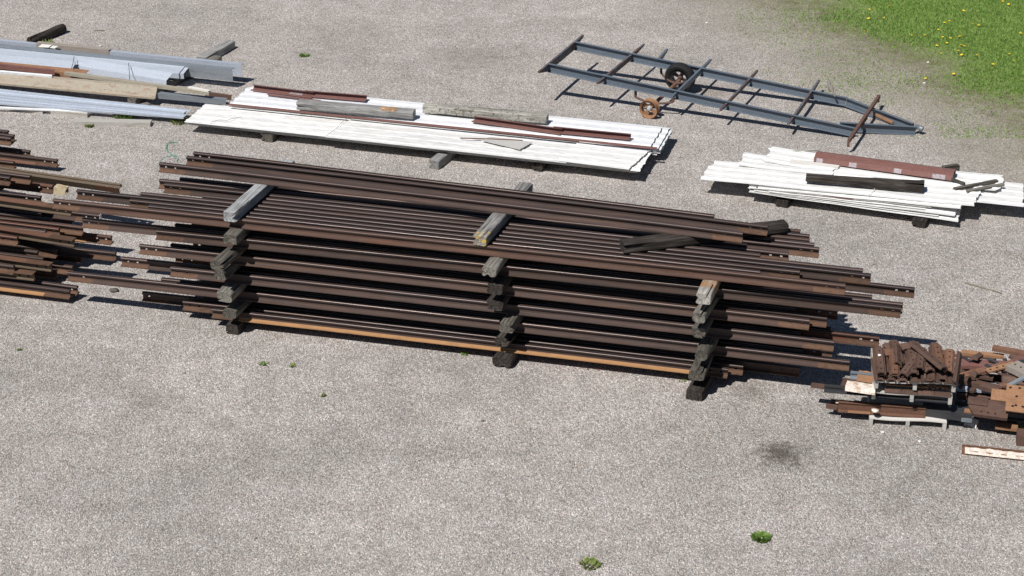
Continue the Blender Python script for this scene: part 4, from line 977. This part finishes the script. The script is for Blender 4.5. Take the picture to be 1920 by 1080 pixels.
piece('steel_box', (1905,836), (1965,842), 0, [(0,0),(.2,0),(.2,.16),(0,.16)], 'rust', 'dark brown steel box at the right picture edge', 'box')
# crusted channel on the gravel
piece('steel_channel', (1803,846), (1990,866), 0, [(-.085,0),(.085,0),(.085,.06),(.07,.06),(.07,.03),(-.07,.03),(-.07,.06),(-.085,.06)], 'rust_red', 'rusty channel filled with white concrete lying alone on the gravel', 'channel')
piece('concrete_fill', (1809,845.5), (1990,865), .031, [(-.068,0),(.068,0),(.06,.03),(-.06,.03)], 'crust', 'white crumbly concrete inside the lone channel', 'concrete', d=.035, fn=lambda x,y,z: (x, y, z + (.02*noise.noise(Vector((x*11, y*16, 1))) if z > .01 else 0)))
# ------------------------------------------------------------------ small things and vegetation
def tuft(px, py, r, h, nblades, mt, label, seed, cat='weed', group='small weeds in the gravel', name='weed', broad=.014):
    R = random.Random(seed); P = G(px, py); mb = MB()
    for _ in range(nblades):
        a = R.uniform(0, 2*pi); rr = r*sqrt(R.random()); b0 = Vector((rr*cos(a), rr*sin(a), 0))
        l = h*R.uniform(.4, 1.0); ln = a + R.uniform(-1.2,1.2); d = Vector((cos(ln), sin(ln), 0)); s_ = Vector((-d.y, d.x, 0))*broad*R.uniform(.6,1.2)
        lean = R.uniform(.2, 1.0)
        p1_ = b0 + d*l*lean*.4 + Vector((0,0,l*.6)); p2_ = b0 + d*l*lean + Vector((0,0,l*R.uniform(.6,1)))
        mb.add([b0 - s_*.5, b0 + s_*.5, p1_ + s_, p1_ - s_, p2_], [(0,1,2,3),(3,2,4)])
    return tag(mb.build(name, M[mt], mat=Matrix.Translation(P), sharp=180), label, cat, group)
tuft(1427,1010,.105,.06,320,'weed','round bright green weed on the gravel at the lower right',1)
tuft(1107,1060,.115,.055,150,'weed_dry','ragged olive green weed near the bottom picture edge',2)
tuft(570,105,.10,.06,80,'weed','flat green weed on the gravel behind the sheets',3)
tuft(493,684,.05,.05,30,'weed','tiny green weed in front of the left timber column',4)
tuft(549,687,.05,.05,20,'weed_dry','tiny olive weed right of the left timber column',5)
tuft(606,743,.035,.05,18,'weed_dry','tiny pale weed on the open gravel below the stack',6)
tuft(872,665,.05,.05,26,'weed','tiny green weed left of the middle timber column',7)
tuft(36,657,.03,.04,14,'weed','tiny green sprig on the gravel at the left',8)
tuft(1900,806,.12,.10,90,'weed_dry','pale green weed beside the steel box at the right edge',9)
tuft(90,84,.10,.12,60,'weed_dry','small grass tuft at the dark log',10)
tuft(233,222,.16,.12,120,'weed','green grass tuft under the thin strip bundle',11)
tuft(338,230,.16,.10,90,'weed_dry','olive grass tuft at the left tip of the white sheets',12)
tuft(168,238,.08,.07,50,'weed_dry','dry grass at the grey plank',13)
tuft(1280,715,.05,.03,16,'weed_dry','dry sprig left of the right timber column',14)
tuft(1855,210,.3,.03,60,'weed_dry','thin dry grass patch on the gravel near the lawn',15)
tuft(1705,157,.22,.04,70,'weed_dry','small olive grass patch between trailer and lawn',16)
for i, (x, y, r) in enumerate(((1655,812,.03),(1724,829,.024),(575,286,.02),(1740,118,.03),(1733,157,.03),(1325,44,.03),(189,87,.03),(608,752,.018))):
    blob(x, y, 0, r, 'stone', ['white stone in front of the lowest pallet', 'small white stone right of the lowest pallet front', 'white pebble behind the long stack', 'white stone at the thin grass', 'white stone in the gravel right of the thin grass', 'white chip at the top middle', 'white stone near the dark log', 'tiny white pebble below the stack'][i], 'stone', i+20, .6)
blob(214, 546, 0, .07, 'tie_mid', 'grey lump with white streaks on the gravel under the stack tip', 'stone', 50, .35)
timber(G(1809,531,0), -38, .62, .02, .018, M['twig'], 'thin bent twig on the gravel at the right', None, 'twig', .9, 95, .006, 'twig')
timber(G(177,58,0), 2, .2, .03, .02, M['twig'], 'small brown stick on the gravel at the top left', None, 'twig', .9, 96, .004, 'twig')
timber(G(1633,498.5,0), 38, .13, .012, .012, M['twig'], 'tiny dark twig right of the stack ends', None, 'twig', .9, 97, .003, 'twig')
wire([(299,315,.02),(298,308,.06),(300,302,.07),(308,295,.08),(322,292,.06),(330,294,.04),(334,298,.02),(331,302,.01)], .007, M['green_wire'], 'dark green loop of plastic twine at the left stack end', 'twine', 'plastic_twine')
wire([(334,266,.01),(322,267,.01),(312,269,.03),(311,277,.03),(315,284,.02),(325,291,.02),(333,293,.01)], .007, M['green_wire'], 'curled light green plastic twine on the gravel behind it', 'twine', 'plastic_twine')

DB = [(995,836),(1090,690),(1102,693),(1122,694),(1138,692),(610,742),(1537,726),(345,700),(205,880),(1250,930),(760,985),(480,1010),(1700,930),(1120,790),(1655,420),(700,130),(1530,380),(905,790)]
for i, (x, y) in enumerate(DB):
    RR = random.Random(i*3+1); q = RR.uniform(.018, .04); mb = MB()
    mb.add([(-q,-q*.3,0),(0,-q*.6,.012),(q,0,.004),(q*.2,q*.55,.014),(-q*.5,q*.4,.003),(0,0,.02)], [(0,1,5),(1,2,5),(2,3,5),(3,4,5),(4,0,5)])
    fl = i in (1,2,3,4)
    tag(mb.build('rust_flake' if fl else 'dead_leaf', M['rust_red'] if fl else M['twig'], mat=Matrix.Translation(G(x, y)) @ Matrix.Rotation(RR.uniform(0,6), 4, 'Z')),
        'small red rust flake on the gravel before the bottom rail' if fl else 'small brown scrap of dead leaf on the open gravel', 'rust flake' if fl else 'leaf', 'rust flakes by the stack' if fl else 'dead leaf bits on the gravel')
# lawn: blades of grass
R = random.Random(11); mb = MB()
def lawn_dist(p):
    d = (p - EA).dot(en) + .55
    return d + 3.6*.6*noise.noise(Vector((p.x*.55, p.y*.55, 2))) + .9*noise.noise(p*1.9)
vs = []; fs = []; cnt = 0
while cnt < 52000:
    px = R.uniform(1380, 1960); py = R.uniform(-30, 260); p = G(px, py); d = lawn_dist(p)
    if d < -3.4: continue
    dens = 1.0 if d > 1.1 else (.2 + .6*(d+.7)/1.8 if d > -.7 else .25*max(0, (d+3.4)/2.9)**1.6)
    if R.random() > dens: continue
    cnt += 1
    h = R.uniform(.025,.065) if d > .4 else R.uniform(.015,.04); a = R.uniform(0, 2*pi); w = R.uniform(.006,.014); l = R.uniform(.1,.9)*h
    a2 = R.uniform(0, 2*pi)
    o = len(vs)
    vs += [(p.x - w*cos(a), p.y - w*sin(a), 0), (p.x + w*cos(a), p.y + w*sin(a), 0), (p.x + l*cos(a2), p.y + l*sin(a2), h)]
    fs.append((o, o+1, o+2))
mb.add(vs, fs); tag(mb.build('lawn_grass', M['grass'], sharp=180), 'short green lawn grass at the top right corner', 'grass', kind='stuff')
dm = MB(); dm.lathe([(.05,.0001),(.056,.014),(.05,.024),(.042,.012),(.04,.0001)], 9, 0, Matrix.Rotation(-pi/2, 4, 'Y')); dm.tube([(0,0,0),(0,0,.045)], .003, 5, 1)
d0 = dm.build('dandelion', [M['dandelion'], M['weed']], sharp=60)
DP = [(1630,20),(1668,14),(1629,37),(1656,36),(1620,61),(1573,0),(1770,45),(1780,42),(1806,22),(1760,58),(1708,69),(1734,69),(1768,72),(1781,74),(1800,71),(1757,88),(1802,87),(1806,89),(1764,103),(1797,98),(1804,105),(1833,106),(1913,65),(1835,50),(1880,5),(1891,10),(1862,123),(1859,124),(1788,141),(1900,117),(1640,1),(1736,150),(1891,104),(1823,48),(1775,83)]
for i, (x, y) in enumerate(DP):
    o = d0 if i == 0 else d0.copy()
    if i: COL.objects.link(o)
    o.location = G(x, y+1); s_ = R.uniform(.9,1.5); o.scale = (s_, s_, 1); o.rotation_euler = (R.uniform(-.3,.3), R.uniform(-.3,.3), R.uniform(0,6))
    tag(o, 'small yellow dandelion flower in the green lawn', 'flower', 'dandelions in the lawn')
